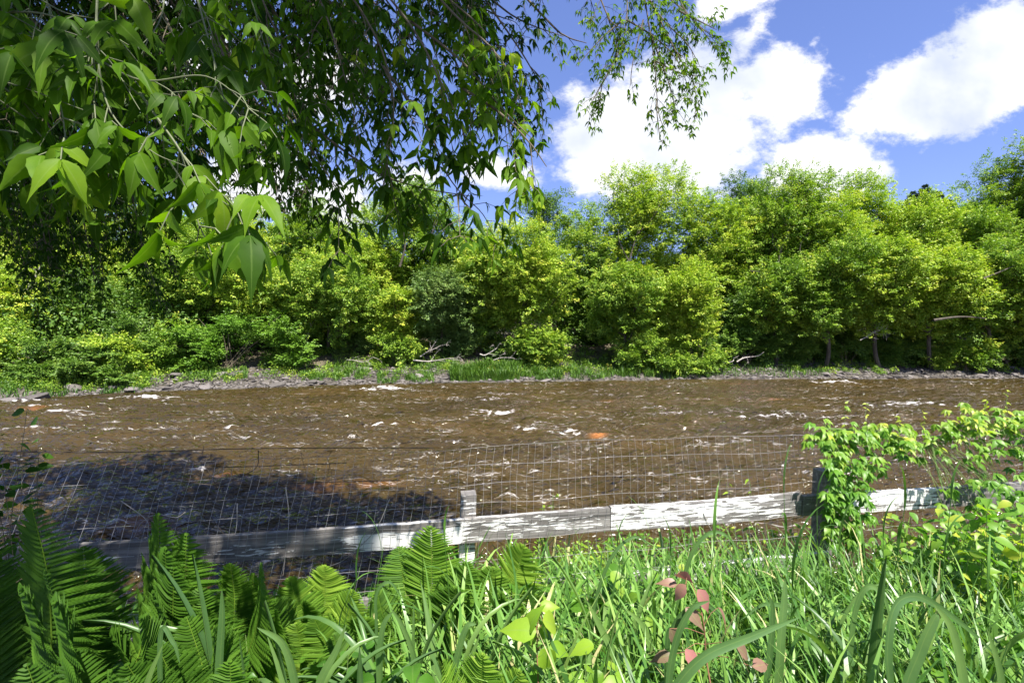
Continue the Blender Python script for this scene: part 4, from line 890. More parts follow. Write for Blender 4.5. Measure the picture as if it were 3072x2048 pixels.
# close branches, large leaves (about 1 m away)
B = hanging
near = [
 ([(-150, 60, 1.3), (120, 40, 1.2), (300, 150, 1.1), (420, 330, 1.05)], .10, 1),
 ([(300, -150, 1.2), (290, 120, 1.12), (330, 330, 1.08), (450, 450, 1.05), (560, 500, 1.0)], .10, 2),
 ([(-150, 200, 1.25), (60, 260, 1.1), (250, 330, 1.0)], .11, 3),
 ([(250, 150, 1.15), (420, 240, 1.1), (620, 230, 1.1), (760, 330, 1.1)], .095, 4),
 ([(560, -120, 1.3), (620, 100, 1.25), (660, 250, 1.2), (690, 380, 1.15)], .095, 5),
 ([(420, 280, 1.1), (520, 420, 1.05), (620, 560, 1.05), (760, 610, 1.05)], .105, 6),
 ([(-120, -80, 1.4), (80, -20, 1.3), (200, 40, 1.2), (330, 60, 1.2)], .10, 7),
 ([(500, -120, 1.5), (480, 60, 1.4), (380, 180, 1.3)], .09, 8),
 ([(-150, 380, 1.5), (60, 400, 1.4), (180, 480, 1.3), (300, 520, 1.25)], .09, 9),
 ([(700, -150, 1.6), (760, 20, 1.55), (800, 160, 1.5)], .09, 10),
 ([(100, -150, 1.6), (160, 100, 1.6), (150, 300, 1.5)], .09, 11),
]
for pts, lf, sd in near:
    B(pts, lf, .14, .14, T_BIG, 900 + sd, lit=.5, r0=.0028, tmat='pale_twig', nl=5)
# medium distance (about 1.7 - 2.6 m)
med = [
 ([(700, -250, 2.3), (780, -20, 2.1), (860, 180, 2.0), (900, 380, 1.95)], .085),
 ([(820, -250, 2.3), (950, -20, 2.0), (1020, 180, 1.9), (1080, 420, 1.9)], .085),
 ([(900, -200, 2.2), (1100, 60, 2.0), (1180, 300, 1.9), (1150, 560, 1.9)], .085),
 ([(1000, -200, 2.2), (1220, 60, 2.0), (1330, 260, 1.9), (1400, 420, 1.9)], .085),
 ([(1100, -250, 2.2), (1350, 30, 2.0), (1470, 140, 1.9), (1560, 260, 1.85)], .09),
 ([(1200, 40, 2.1), (1380, 180, 1.95), (1500, 320, 1.85), (1600, 420, 1.85)], .09),
 ([(1150, 200, 2.0), (1280, 380, 1.95), (1340, 520, 1.9), (1400, 600, 1.9)], .085),
 ([(1380, 260, 1.95), (1500, 340, 1.85), (1590, 430, 1.85), (1640, 500, 1.85)], .08),
 ([(750, 200, 2.1), (900, 400, 2.0), (980, 520, 2.0), (1060, 640, 2.0)], .085),
 ([(900, 350, 2.1), (1100, 500, 2.0), (1250, 560, 1.95), (1420, 590, 1.9)], .08),
 ([(600, -200, 2.4), (640, 60, 2.2), (700, 260, 2.1), (760, 420, 2.1)], .085),
 ([(1250, -250, 2.2), (1300, -60, 2.1), (1420, 60, 2.0), (1460, 100, 2.0)], .085),
]
for i, (pts, lf) in enumerate(med):
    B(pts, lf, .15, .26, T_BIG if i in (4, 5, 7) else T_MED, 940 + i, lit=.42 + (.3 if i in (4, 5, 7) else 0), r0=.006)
# fine foliage farther off (3.5 - 8 m)
fine = []
rf = random.Random(12)
for i in range(66):            # over the upper left, sloping down to the left
    x = rf.uniform(-150, 1500); y1 = rf.uniform(60, 470) if x > 500 else rf.uniform(200, 620); Yd = rf.uniform(3.6, 5.8)
    fine.append(([(x - 250, -350, Yd + .6), (x - 80, -60, Yd + .2), (x + 60, y1 * .55, Yd), (x + 130, y1, Yd - .1)], .085))
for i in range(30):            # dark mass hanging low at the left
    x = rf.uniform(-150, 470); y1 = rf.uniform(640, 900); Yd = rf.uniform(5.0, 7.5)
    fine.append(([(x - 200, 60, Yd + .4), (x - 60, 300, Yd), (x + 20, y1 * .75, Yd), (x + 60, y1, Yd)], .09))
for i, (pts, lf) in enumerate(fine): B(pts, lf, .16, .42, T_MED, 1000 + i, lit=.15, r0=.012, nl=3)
# long limbs against the sky at top centre and the hanging bunch right of it
for i, (x, y) in enumerate([(560, 330), (640, 420), (700, 360), (760, 480), (820, 420), (880, 540), (940, 470), (1000, 560), (600, 480), (720, 560), (860, 620), (960, 640), (500, 420), (1080, 520), (1180, 470)]):
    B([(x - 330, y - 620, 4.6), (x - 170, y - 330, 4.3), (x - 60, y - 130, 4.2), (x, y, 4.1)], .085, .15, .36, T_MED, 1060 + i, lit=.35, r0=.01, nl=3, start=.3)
B([(1100, -300, 4.6), (1450, -20, 4.4), (1560, 60, 4.3), (1690, 110, 4.2)], .075, .2, .3, T_MED, 1100, nl=3, bare=.5, lit=.4)
B([(1400, -200, 4.5), (1640, 60, 4.4), (1700, 110, 4.4), (1760, 130, 4.4)], .075, .2, .3, T_MED, 1101, nl=3, bare=.4, lit=.4)
bunch = [([(1850, -350, 5.2), (1880, -50, 5.1), (1870, 120, 5.0), (1800, 260, 5.0), (1750, 350, 5.0)], .085), ([(1900, -350, 5.2), (1930, -40, 5.1), (1960, 160, 5.0), (1975, 330, 5.0), (1990, 380, 5.0)], .085),
         ([(1950, -300, 5.2), (2030, -20, 5.1), (2100, 80, 5.0), (2180, 130, 5.0)], .085), ([(1930, -40, 5.1), (2020, 140, 5.0), (2080, 250, 5.0), (2090, 330, 5.0)], .085),
         ([(1870, 60, 5.0), (1800, 120, 5.0), (1730, 200, 5.0)], .08), ([(1700, -250, 5.3), (1760, -40, 5.2), (1790, 60, 5.1)], .08), ([(1960, 180, 5.0), (2040, 220, 5.0), (2110, 230, 5.0)], .08), ([(1900, -60, 5.1), (1990, 60, 5.0), (2060, 130, 5.0), (2100, 200, 5.0)], .085)]
bunch += [([(1880, 60, 5.0), (1960, 110, 5.0), (2030, 180, 5.0), (2075, 290, 5.0)], .075), ([(1930, 60, 5.0), (1900, 180, 5.0), (1890, 260, 5.0)], .075), ([(1820, 40, 5.1), (1850, 160, 5.0), (1780, 300, 5.0)], .075),
          ([(1950, 100, 5.0), (2010, 260, 5.0), (2030, 350, 5.0)], .075), ([(1990, -20, 5.1), (2080, 60, 5.0), (2150, 150, 5.0)], .075), ([(1780, -60, 5.1), (1830, 60, 5.0), (1880, 90, 5.0)], .075), ([(2030, 30, 5.0), (2110, 70, 5.0), (2150, 90, 5.0)], .075)]
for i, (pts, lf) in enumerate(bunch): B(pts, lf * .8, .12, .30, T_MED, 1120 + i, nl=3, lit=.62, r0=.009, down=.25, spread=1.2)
B([(1968, 300, 5.0), (1975, 380, 5.0), (1985, 425, 5.0), (2010, 440, 5.0)], .05, .15, .12, T_MED, 1140, bare=1.0, r0=.006)

def canopy():
    """trunk, limbs and upper crown of the near tree: stands behind and above the camera, shades ferns and water"""
    r = np.random.default_rng(4); tb = MB(); base = V3(TB[0], TB[1], tz - .2)
    sp = catmull([base, base + V3(.2, .1, 2), base + V3(.3, .6, 4), base + V3(.5, 1.6, 6.5), base + V3(.6, 2.0, 9)], 6); tube(tb, sp, .24, .05, 10)
    ends = [(-9, 5.2, 9.0), (-6.5, 6.0, 9.5), (-3, 4.2, 9.2), (-1, 3.9, 8.8), (0.2, 3.9, 8.8), (.2, 2.2, 8.6), (.0, .2, 8.5), (-.8, -2, 8.6), (-3, 3, 10.5), (-6, 2, 10), (-5, -4, 9.5), (-8, -1, 9), (-2.5, -4.5, 9), (-9.5, 3, 9.0), (-11.5, 6.3, 9), (-2.0, -.5, 7.5), (-1.6, 1.2, 7.8), (-3.5, .5, 8), (-1.6, -2.5, 7.5), (-4.5, -1.5, 8.5), (-2.6, 3.6, 9.2), (-4.5, 4.2, 9.4)]
    for e in ends:
        e = V3(*e); a = sp[r.integers(8, len(sp) - 4)]; tube(tb, catmull([a, (a + e) / 2 + V3(0, 0, .5), e], 6), .09, .015, 6)
    tb.build('trunk', M['bark'], elder, loc=tuple(base))
    P_ = []; 
    for (ex, ey, ez) in ends:
        n = 3000 if ex < -2.2 else 1700; rad = V3(1.9, 1.9, .8)
        if ex > -1.5: rad = V3(1.0, 1.3, .7)
        d = rand_dirs(r, n) * r.random((n, 1)) ** .4; p = V3(ex, ey, ez) + d * rad; P_.append(p)
    P_ = np.concatenate(P_); k = len(P_)
    mb = MB(); scatter(mb, T_MED, P_, r.normal(size=(k, 3)) + V3(0, 0, -.5), nrm(V3(0, 0, 1) + r.normal(0, .5, (k, 3))), r.uniform(.12, .22, k), np.clip(r.normal(.45, .15, k), 0, 1)); mb.build('crown', M['near_leaf'], elder, loc=(-4, 2, 9))
canopy()

# ------------------------------------------------------------------ ferns
def pinna_tmpl(lobes=13):
    v = []; f = []
    for i in range(lobes):
        t0 = i / lobes; t1 = (i + 1) / lobes; tm = (t0 + t1) / 2; w = .5 * (1 - tm ** 2.2) * (.55 + .45 * min(1, tm * 6)); d = -.16 * tm * tm
        k = len(v)
        for sg in (-1, 1):
            k = len(v); v += [(t0, 0, d), (t1 + .0, 0, d - .01), (t1 + .05, sg * w, d - .02), (t0 + .035, sg * w * .98, d - .02)]; f.append((k, k + 1, k + 2, k + 3) if sg < 0 else (k + 3, k + 2, k + 1, k))
    return np.array(v), np.array(f)
T_PIN = pinna_tmpl()
def frond(base, tip, face, plen, seed, parent, lit=.5, arch=.12, n=58, start=.12, mat='fern'):
    """one feather-shaped frond from base to tip; face = direction its upper side looks"""
    r = np.random.default_rng(seed); base = np.array(base); tip = np.array(tip); face = nrm(np.array(face, float)); L_ = np.linalg.norm(tip - base)
    mid1 = base + (tip - base) * .38 - face * arch * L_ * .8; mid2 = base + (tip - base) * .75 - face * arch * L_ * .6
    c = catmull([base, mid1, mid2, tip], 14); acc = np.concatenate([[0], np.cumsum(np.linalg.norm(np.diff(c, axis=0), axis=1))]); tot = acc[-1]
    mb = MB(); t = start + (1 - start) * np.linspace(0, .995, n); pos = np.stack([np.interp(t * tot, acc, c[:, k]) for k in range(3)], -1)
    tan = nrm(np.gradient(pos, axis=0)); q = (t - start) / (1 - start)
    prof = np.clip(q / .6, 0, 1) ** .75 * np.clip((1.0 - q) / .36, 0, 1) ** .65; prof = np.clip(prof, .05, 1)
    for sg in (-1, 1):
        side = nrm(np.cross(tan, face)) * sg; up = .16 + .42 * q[:, None]
        a = nrm(side + tan * up + r.normal(0, .05, (n, 3)) - face * .12); nn = nrm(face[None] + tan * .1 + r.normal(0, .12, (n, 3)))
        ln = plen * prof * r.uniform(.9, 1.08, n)
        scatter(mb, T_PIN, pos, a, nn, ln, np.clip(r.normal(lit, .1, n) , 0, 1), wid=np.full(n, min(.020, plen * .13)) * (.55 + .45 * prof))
    tube(mb, c, .0035, .0008, 5, rnd=.95)
    return mb.build('frond', M[mat], parent, loc=tuple(base))
def fern(label, gx, gY, fronds, seed, group='ferns in the foreground'):
    x = (gx - 1536) / F * gY; z = float(terrain(x, gY)); root = thing('fern', (x, gY, z), label, 'fern', group)
    r0_ = np.random.default_rng(seed); fronds = list(fronds) + [(tx + r0_.normal(0, 110), ty + r0_.uniform(60, 200), tY - r0_.uniform(.0, .2), lit * .8, pl * .8) for tx, ty, tY, lit, pl in fronds[:2]]
    for i, (tx, ty, tY, lit, pl) in enumerate(fronds):
        tip = np.array(P(tx, ty, tY)); b = V3(x, gY, z) + V3(.03 * (i % 3 - 1), .02 * (i % 2), 0)
        out = tip - b; out[2] = 0; out = out / max(.05, np.linalg.norm(out)); face = V3(0, -.75, .55) - out * .25
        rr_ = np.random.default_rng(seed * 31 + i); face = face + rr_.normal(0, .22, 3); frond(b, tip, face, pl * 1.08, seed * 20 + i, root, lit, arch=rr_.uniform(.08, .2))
    return root
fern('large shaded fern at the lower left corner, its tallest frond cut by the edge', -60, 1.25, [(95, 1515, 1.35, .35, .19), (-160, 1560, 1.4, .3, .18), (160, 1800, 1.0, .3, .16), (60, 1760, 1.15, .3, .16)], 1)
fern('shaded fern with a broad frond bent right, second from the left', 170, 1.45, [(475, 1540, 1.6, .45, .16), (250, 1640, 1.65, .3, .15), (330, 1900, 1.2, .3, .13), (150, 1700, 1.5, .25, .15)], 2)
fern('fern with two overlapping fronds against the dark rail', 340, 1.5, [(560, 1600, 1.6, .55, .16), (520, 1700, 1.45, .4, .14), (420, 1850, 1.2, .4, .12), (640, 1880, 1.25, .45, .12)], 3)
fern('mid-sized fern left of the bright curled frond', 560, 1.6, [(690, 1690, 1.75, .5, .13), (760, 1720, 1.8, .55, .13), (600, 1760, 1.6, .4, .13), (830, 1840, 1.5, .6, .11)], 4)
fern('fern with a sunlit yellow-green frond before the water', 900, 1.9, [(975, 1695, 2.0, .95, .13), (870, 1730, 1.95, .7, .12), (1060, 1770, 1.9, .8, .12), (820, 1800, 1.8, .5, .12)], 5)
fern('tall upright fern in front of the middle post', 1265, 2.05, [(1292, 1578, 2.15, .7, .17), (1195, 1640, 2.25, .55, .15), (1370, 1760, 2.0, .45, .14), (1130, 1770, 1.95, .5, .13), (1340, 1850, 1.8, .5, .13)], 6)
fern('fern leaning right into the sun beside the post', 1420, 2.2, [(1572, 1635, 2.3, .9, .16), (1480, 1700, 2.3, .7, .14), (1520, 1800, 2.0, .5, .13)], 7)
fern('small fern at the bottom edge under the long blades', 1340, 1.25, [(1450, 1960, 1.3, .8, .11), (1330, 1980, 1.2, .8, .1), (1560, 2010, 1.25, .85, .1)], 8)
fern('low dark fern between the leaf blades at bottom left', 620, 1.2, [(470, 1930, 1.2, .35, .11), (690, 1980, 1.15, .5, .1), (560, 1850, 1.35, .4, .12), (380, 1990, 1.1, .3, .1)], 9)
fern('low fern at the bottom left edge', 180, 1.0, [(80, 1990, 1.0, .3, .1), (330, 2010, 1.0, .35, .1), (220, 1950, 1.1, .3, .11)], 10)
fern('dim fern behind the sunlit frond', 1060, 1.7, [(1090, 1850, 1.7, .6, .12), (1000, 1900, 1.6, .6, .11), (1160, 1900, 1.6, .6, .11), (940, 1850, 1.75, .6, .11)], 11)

# ------------------------------------------------------------------ long-leaved plants
def lily(label, px, Y, leaves, seed, lit=.5, w=.022, mat='lily', name='daylily_plant'):
    r = np.random.default_rng(seed); x = (px - 1536) / F * Y; z = float(terrain(x, Y)); root = thing(name, (x, Y, z), label, 'plant', 'long-leaved plants in the foreground')
    for (dx, top, kind, L_) in leaves:
        mb = MB(); a = math.atan2(r.normal(0, .5), dx); sc = L_
        scatter(mb, LB[kind], np.array([[x + r.normal(0, .025), Y + r.normal(0, .025), z]]), np.array([[math.cos(a), math.sin(a) - .15, 0]]), np.array([[0, 0, 1.]]), sc, np.clip(r.normal(lit, .15), 0, 1), wid=w * r.uniform(1.1, 1.5))
        mb.build('leaf', M[mat], root, loc=(x, Y, z), smooth=True)
    return root
def lily_tmpl(bend, curl=0, k=16):
    v = []; x = z = 0.0
    for i in range(k):
        t = i / (k - 1); w = .5 * (1 - .25 * t) * (1 - t ** 5) ** .8
        v += [(x - .012 * 0, -w, z), (x + .012 * math.cos(t), 0, z - .010), (x, w, z)]
        ang = .05 + bend * t ** 1.8 + curl * max(0, t - .55) * 3
        x += math.sin(ang) / (k - 1); z += math.cos(ang) / (k - 1)
    f = []
    for i in range(k - 1):
        a = 3 * i; b = a + 3; f += [(a, a + 1, b + 1, b), (a + 1, a + 2, b + 2, b + 1)]
    return np.array(v), np.array(f)
LB = [lily_tmpl(.2), lily_tmpl(.7), lily_tmpl(1.2, .3), lily_tmpl(2.0, .4), lily_tmpl(.3, 1.3)]
rl = random.Random(31)
def mk(n, lmin, lmax): return [(rl.uniform(-1, 1), 0, rl.choice([0, 1, 1, 2, 2, 3, 3, 4]), rl.uniform(lmin, lmax) * 1.12) for _ in range(n)]
lily('long green blades at the bottom, left of the fork of blades', 640, 1.35, mk(6, .5, .85), 1, .4)
lily('fork of wide green blades at the bottom edge', 880, 1.25, mk(8, .4, .68), 2, .55, .026)
lily('tall arching blades below the upright fern', 1180, 1.45, mk(9, .45, .78), 3, .6)
lily('sunlit wide blades bent right below the post', 1360, 1.45, mk(9, .4, .7), 4, .7, .026)
lily('slim shaded blades in front of the small fern', 1050, 1.25, mk(6, .35, .6), 5, .5)
lily('broad pale blades leaning among the grass, centre right', 1820, 1.75, mk(8, .45, .75), 6, .8, .028)
lily('wide grey-green blades crossing the red leaves', 2230, 1.15, mk(7, .4, .75), 7, .5, .034)
lily('arching blue-green blades in the right-hand grass', 2650, 1.4, mk(9, .45, .8), 8, .6, .03)
lily('striped bright blades near the right bottom corner', 2960, 1.5, mk(9, .45, .8), 9, .8, .028)
lily('drooping grey-green blades at the bottom right of centre', 2480, 1.2, mk(6, .35, .65), 10, .55, .032)
lily('dark blades at the bottom left under the ferns', 420, 1.1, mk(5, .35, .55), 11, .35)
lily('pale blades between the bright sapling and the red leaves', 1760, 1.35, mk(6, .35, .6), 12, .75, .022)

def ribbon_plant(label, ribbons, seed, mat='lily'):
    r = np.random.default_rng(seed); b0 = np.array(P(*ribbons[0][0][0])); z = float(terrain(b0[0], b0[1])); root = thing('broad_bladed_plant', (b0[0], b0[1], z), label, 'plant', 'broad-bladed plants in the foreground')
    for pts, w, lit in ribbons:
        p3 = [np.array(P(*q)) for q in pts]; f = p3[0].copy(); f[2] = float(terrain(f[0], f[1])); 
        if p3[0][2] > f[2] + .05: p3 = [f] + p3
        c = catmull(p3, 8); n = len(c); t = np.linspace(0, 1, n); tan = nrm(np.gradient(c, axis=0)); side = nrm(np.cross(tan, V3(.25 * r.normal(), -1, .35))); up = np.cross(side, tan)
        ww = w * .40 * np.clip(.45 + 2.2 * t, 0, 1) * (1 - t ** 4) ** .8; L_ = c - side * ww[:, None] + up * ww[:, None] * .35; R_ = c + side * ww[:, None] + up * ww[:, None] * .35
        v = np.stack([L_, c, R_], 1).reshape(-1, 3); i = np.arange(n - 1) * 3; fs = np.concatenate([np.stack([i, i + 1, i + 4, i + 3], -1), np.stack([i + 1, i + 2, i + 5, i + 4], -1)])
        mb = MB(); mb.add(v, fs, np.clip(lit - .12 + .1 * np.repeat(t, 3), 0, 1), np.tile([0, 1, 0], n)); mb.build('leaf', M[mat], root, loc=(b0[0], b0[1], z), smooth=True)
    return root
for i, (lab, rib) in enumerate([
 ('wide blue-green blade slanting up right at the bottom, right of the pink leaves', [([(1930, 2200, 1.1), (2010, 2080, 1.1), (2110, 1970, 1.1), (2260, 1905, 1.12), (2400, 1850, 1.15)], .034, .5), ([(2000, 2150, 1.2), (2020, 1950, 1.2), (2070, 1830, 1.2), (2130, 1800, 1.2)], .024, .45)]),
 ('tall blade folded over at its top, bottom right', [([(2672, 2150, 1.2), (2662, 1960, 1.2), (2680, 1830, 1.22), (2730, 1788, 1.25), (2800, 1810, 1.3), (2920, 1900, 1.4), (3010, 1990, 1.45)], .030, .4), ([(2700, 2150, 1.2), (2760, 1950, 1.2), (2800, 1860, 1.2), (2815, 1840, 1.2)], .036, .6)]),
 ('upright pair of broad blades right of the pink leaves', [([(2330, 2150, 1.3), (2340, 1950, 1.3), (2352, 1800, 1.32), (2355, 1735, 1.33)], .03, .65), ([(2290, 2150, 1.3), (2310, 1950, 1.3), (2318, 1830, 1.3), (2305, 1780, 1.3)], .022, .5)]),
 ('arching blades in the middle of the right-hand grass', [([(2540, 2100, 1.5), (2560, 1850, 1.5), (2600, 1760, 1.5), (2650, 1790, 1.5), (2680, 1900, 1.5)], .026, .6), ([(2480, 2000, 1.6), (2400, 1850, 1.6), (2300, 1810, 1.6), (2220, 1860, 1.6)], .02, .5), ([(2480, 2000, 1.6), (2560, 1800, 1.6), (2660, 1740, 1.6)], .018, .7)]),
 ('long blades arching under the white rail', [([(2020, 1900, 2.0), (2060, 1700, 2.0), (2110, 1610, 2.0), (2170, 1600, 2.0), (2230, 1670, 2.0)], .024, .55), ([(1780, 1850, 1.9), (1830, 1680, 1.9), (1900, 1610, 1.9), (1960, 1640, 1.9)], .018, .5)]),
 ('pale wide blades crossing left of the pink leaves', [([(1870, 2150, 1.5), (1850, 1990, 1.5), (1800, 1880, 1.5), (1760, 1800, 1.5)], .034, .8), ([(1790, 2150, 1.5), (1750, 1980, 1.5), (1700, 1890, 1.5)], .026, .7), ([(1960, 2000, 1.6), (1930, 1880, 1.6), (1870, 1820, 1.6)], .026, .85)]),
 ('dark green folded blade beside the pink leaf', [([(2000, 1960, 1.35), (2020, 1880, 1.35), (2060, 1830, 1.35), (2120, 1815, 1.35), (2180, 1860, 1.35)], .022, .25)]),
 ('square-cut tall blade rising through the ferns', [([(655, 2200, 1.2), (660, 2000, 1.2), (668, 1850, 1.2), (666, 1765, 1.2)], .03, .45), ([(745, 2200, 1.25), (735, 2020, 1.25), (718, 1905, 1.25)], .024, .5)]),
 ('yellow-green spear of leaf at the bottom left', [([(420, 2150, 1.1), (445, 2040, 1.1), (490, 1930, 1.1)], .02, .8), ([(480, 1940, 1.15), (520, 1925, 1.15), (540, 1990, 1.15)], .014, .4)]),
 ('forked sunlit blades at the bottom, left of centre', [([(905, 2200, 1.2), (890, 2060, 1.2), (850, 1930, 1.2), (770, 1880, 1.2)], .032, .65), ([(930, 2200, 1.2), (960, 2050, 1.2), (1010, 1950, 1.2), (1040, 1870, 1.2)], .030, .7), ([(880, 2200, 1.2), (840, 2020, 1.2), (800, 1900, 1.2)], .016, .75)]),
 ('cluster of bright arching blades below the tall fern', [([(1150, 2200, 1.35), (1140, 2000, 1.35), (1150, 1880, 1.35), (1180, 1830, 1.35)], .028, .6), ([(1270, 2200, 1.35), (1250, 2000, 1.35), (1210, 1880, 1.35), (1170, 1820, 1.35)], .024, .7), ([(1230, 2200, 1.4), (1240, 1950, 1.4), (1242, 1800, 1.4)], .018, .7), ([(1320, 2200, 1.4), (1370, 1980, 1.4), (1400, 1880, 1.4), (1430, 1870, 1.4)], .028, .6), ([(1350, 2200, 1.4), (1400, 2010, 1.4), (1440, 1900, 1.4)], .026, .85), ([(1130, 1900, 1.6), (1130, 1780, 1.6), (1170, 1745, 1.6), (1210, 1800, 1.6)], .014, .5)]),
 ('wide blades at the bottom right corner', [([(2900, 2200, 1.2), (2880, 2000, 1.2), (2850, 1880, 1.2), (2800, 1810, 1.2)], .034, .8), ([(3000, 2200, 1.25), (3000, 2030, 1.25), (2960, 1880, 1.25)], .028, .75), ([(3050, 2150, 1.3), (3090, 1980, 1.3), (3180, 1850, 1.3)], .026, .4)]),
 ]): ribbon_plant(lab, rib, 700 + i)

# ------------------------------------------------------------------ grass on the right
def grass():
    r = np.random.default_rng(8); mb = MB(); n = 20000
    Y = r.uniform(.7, 3.4, n) ; px = r.uniform(1050, 3900, n); X = (px - 1536) / F * Y; px2 = px
    keep = (r.random(n) < np.clip((px2 - 1050) / 650, .12, 1)) & (r.random(n) < np.clip(Y / 2.2, .35, 1)); X = X[keep]; Y = Y[keep]; px2 = px2[keep]; k = len(X); Z = terrain(X, Y)
    lf = np.clip((px2 - 1200) / 1400, 0, 1)
    hh = (.24 + .42 * r.random(k) ** 1.5) * (.75 + .42 * lf) ; kind = r.integers(0, 6, k)
    hh = np.where(Y > 2.7, hh * .75, hh); hh = np.minimum(hh, np.where(px2 < 1700, .42, np.where(Y < 1.5, .58, .9)))
    for j in range(6):
        s = kind == j; m_ = s.sum(); an = r.uniform(0, 6.28, m_)
        tilt = r.normal(0, .28, (m_, 2))
        scatter(mb, BLADES[j], np.stack([X[s], Y[s], Z[s]], -1), np.stack([np.cos(an), np.sin(an), -.1 + 0 * an], -1), np.stack([tilt[:, 0], tilt[:, 1], np.ones(m_)], -1), hh[s], np.where(r.random(m_) < .03, 1, np.clip(r.normal(.42, .25, m_), 0, .93)), wid=np.where(r.random(m_) < .12, r.uniform(.015, .028, m_), r.uniform(.005, .012, m_)))
    n = 4200; Y = r.uniform(1.0, 3.0, n); px = r.uniform(1250, 3800, n); X = (px - 1536) / F * Y; Z = terrain(X, Y)
    for j in range(4):
        s = np.arange(n) % 4 == j; m_ = s.sum(); an = r.uniform(0, 6.28, m_)
        scatter(mb, BLADES[1 + j], np.stack([X[s], Y[s], Z[s]], -1), np.stack([np.cos(an), np.sin(an), 0 * an], -1), np.stack([r.normal(0, .3, m_), r.normal(0, .3, m_), np.ones(m_)], -1), r.uniform(.35, .72, m_), np.clip(r.normal(.6, .25, m_), 0, 1), wid=r.uniform(.012, .030, m_))
    tag(mb.build('grass', M['grass'], smooth=True), 'thick sunlit grass filling the lower right in front of the fence', 'grass', kind='stuff')
grass()
def ground_cover():
    r = np.random.default_rng(18); mb = MB(); n = 22000
    Y = r.uniform(.6, 3.9, n); X = r.uniform(-1.4, 1.7, n) * Y; Z = terrain(X, Y) + .02 + r.random(n) ** 1.5 * np.where(X > 0, .42, .22) * np.clip(1.5 - .3 * np.abs(Y - 2), .5, 1)
    nn = nrm(V3(0, -.15, 1) + r.normal(0, .5, (n, 3))); s = r.uniform(.03, .075, n)
    scatter(mb, T_ROUND, np.stack([X, Y, Z], -1), r.normal(size=(n, 3)) * V3(1, 1, .3), nn, s, np.clip(r.normal(.4, .2, n), 0, 1))
    tag(mb.build('ground_cover', M['vine']), 'low broad-leaved ground cover under the grass and ferns', 'ground cover', kind='stuff')
ground_cover()
def tall_stalks():
    r = np.random.default_rng(28)
    specs = [(1150, 1640, 1.9), (1080, 1700, 1.7), (2150, 1560, 1.7), (2350, 1430, 2.4), (2720, 1480, 2.1), (2450, 1480, 2.3), (2860, 1440, 2.0), (2530, 1600, 1.9), (2650, 1560, 1.9), (1950, 1640, 1.8), (1330, 1570, 1.8), (1690, 1700, 1.7), (1850, 1600, 2.0), (2010, 1620, 1.9), (2960, 1540, 1.8), (2380, 1700, 1.4)]
    labs = ['left of the tall fern', 'between sunlit frond and tall fern', 'left of the red leaves', 'rising past the white rail end', 'under the creeper gap', 'beside the dark post', 'in front of the creeper mass', 'right of the dark post', 'below the right white rail', 'left of centre of the white rail', 'crossing the middle post', 'above the bright sapling', 'under the white rail', 'behind the pink leaf', 'at the right edge', 'nearest the bottom right of the rail']
    for i, ((px, py, Y), lb) in enumerate(zip(specs, labs)):
        tip = np.array(P(px, py, Y)); b = tip * 1.0; b[0] += r.normal(0, .08); b[1] += r.normal(0, .05); b[2] = float(terrain(b[0], b[1]))
        root = thing('grass_stalk', tuple(b), 'tall thin grass stalk with long blades, ' + lb, 'grass stalk', 'tall grass stalks')
        mb = MB(); c = catmull([b, (b + tip) / 2 + r.normal(0, .02, 3), tip], 6); tube(mb, c, .0028, .0012, 5, rnd=.35); mb.build('stem', M['grass'], root, loc=tuple(b))
        for k in range(4):
            mb = MB(); j = int(len(c) * (.35 + .17 * k)); a = r.uniform(0, 6.28); scatter(mb, BLADES[2 + k % 3], c[min(j, len(c) - 1)][None], np.array([[math.cos(a), math.sin(a) * .5, 0.1]]), np.array([[0, 0, 1.]]), r.uniform(.16, .3), r.uniform(.2, .6), wid=r.uniform(.008, .014))
            mb.build('blade', M['grass'], root, loc=tuple(b), smooth=True)
tall_stalks()

# ------------------------------------------------------------------ leafy plants
def leafy(name, label, stem_pts, leaves, mat, stem_mat, tmpl=T_BROAD, cat='plant', group=None, seed=1, r0=.0022):
    """stem through photo points; leaves: (px, py, Y, size, screen angle deg, rnd)"""
    r = np.random.default_rng(seed); c = catmull([P(*q) for q in stem_pts], 8); b = c[0]
    gz = float(terrain(b[0], b[1])); base = V3(b[0], b[1], gz); root = thing(name, tuple(base), label, cat, group)
    mb = MB(); tube(mb, np.vstack([base[None], c]) if b[2] > gz + .02 else c, r0, r0 * .4, 6); mbl = MB()
    for (px, py, Y, s, ang, rn) in leaves:
        p = np.array(P(px, py, Y)); j = np.argmin(np.linalg.norm(c - p, axis=1)); a = math.radians(ang); d = V3(math.cos(a), r.normal(0, .35), math.sin(a)); s = s * 1.25; st = p - nrm(d) * s * .5
        tube(mb, [c[j], (c[j] + st) / 2 + V3(0, 0, .01), st], .001, .0007, 4); nn = V3(r.normal(0, .45), -.6, .75)
        scatter(mbl, tmpl, st[None], d[None], nn[None], s, rn)
    mb.build('stem', stem_mat, root, loc=tuple(base)); mbl.build('leaves', mat, root, loc=tuple(base), smooth=True); return root
leafy('sapling', 'lime-green broad-leaved sapling on a thin stem, bottom centre', [(1620, 2150, 1.35), (1612, 1980, 1.4), (1612, 1880, 1.4), (1625, 1820, 1.4)],
      [(1553, 1886, 1.38, .09, 175, .6), (1597, 1852, 1.38, .075, 75, .5), (1662, 1868, 1.38, .085, -35, .9), (1648, 1817, 1.42, .05, 10, .7), (1648, 1985, 1.35, .08, -60, .6), (1590, 1900, 1.42, .05, 100, .2), (1680, 1950, 1.4, .06, -20, .4), (1640, 1900, 1.45, .075, -70, .1)], M['bright'], M['stem_red'], seed=2)
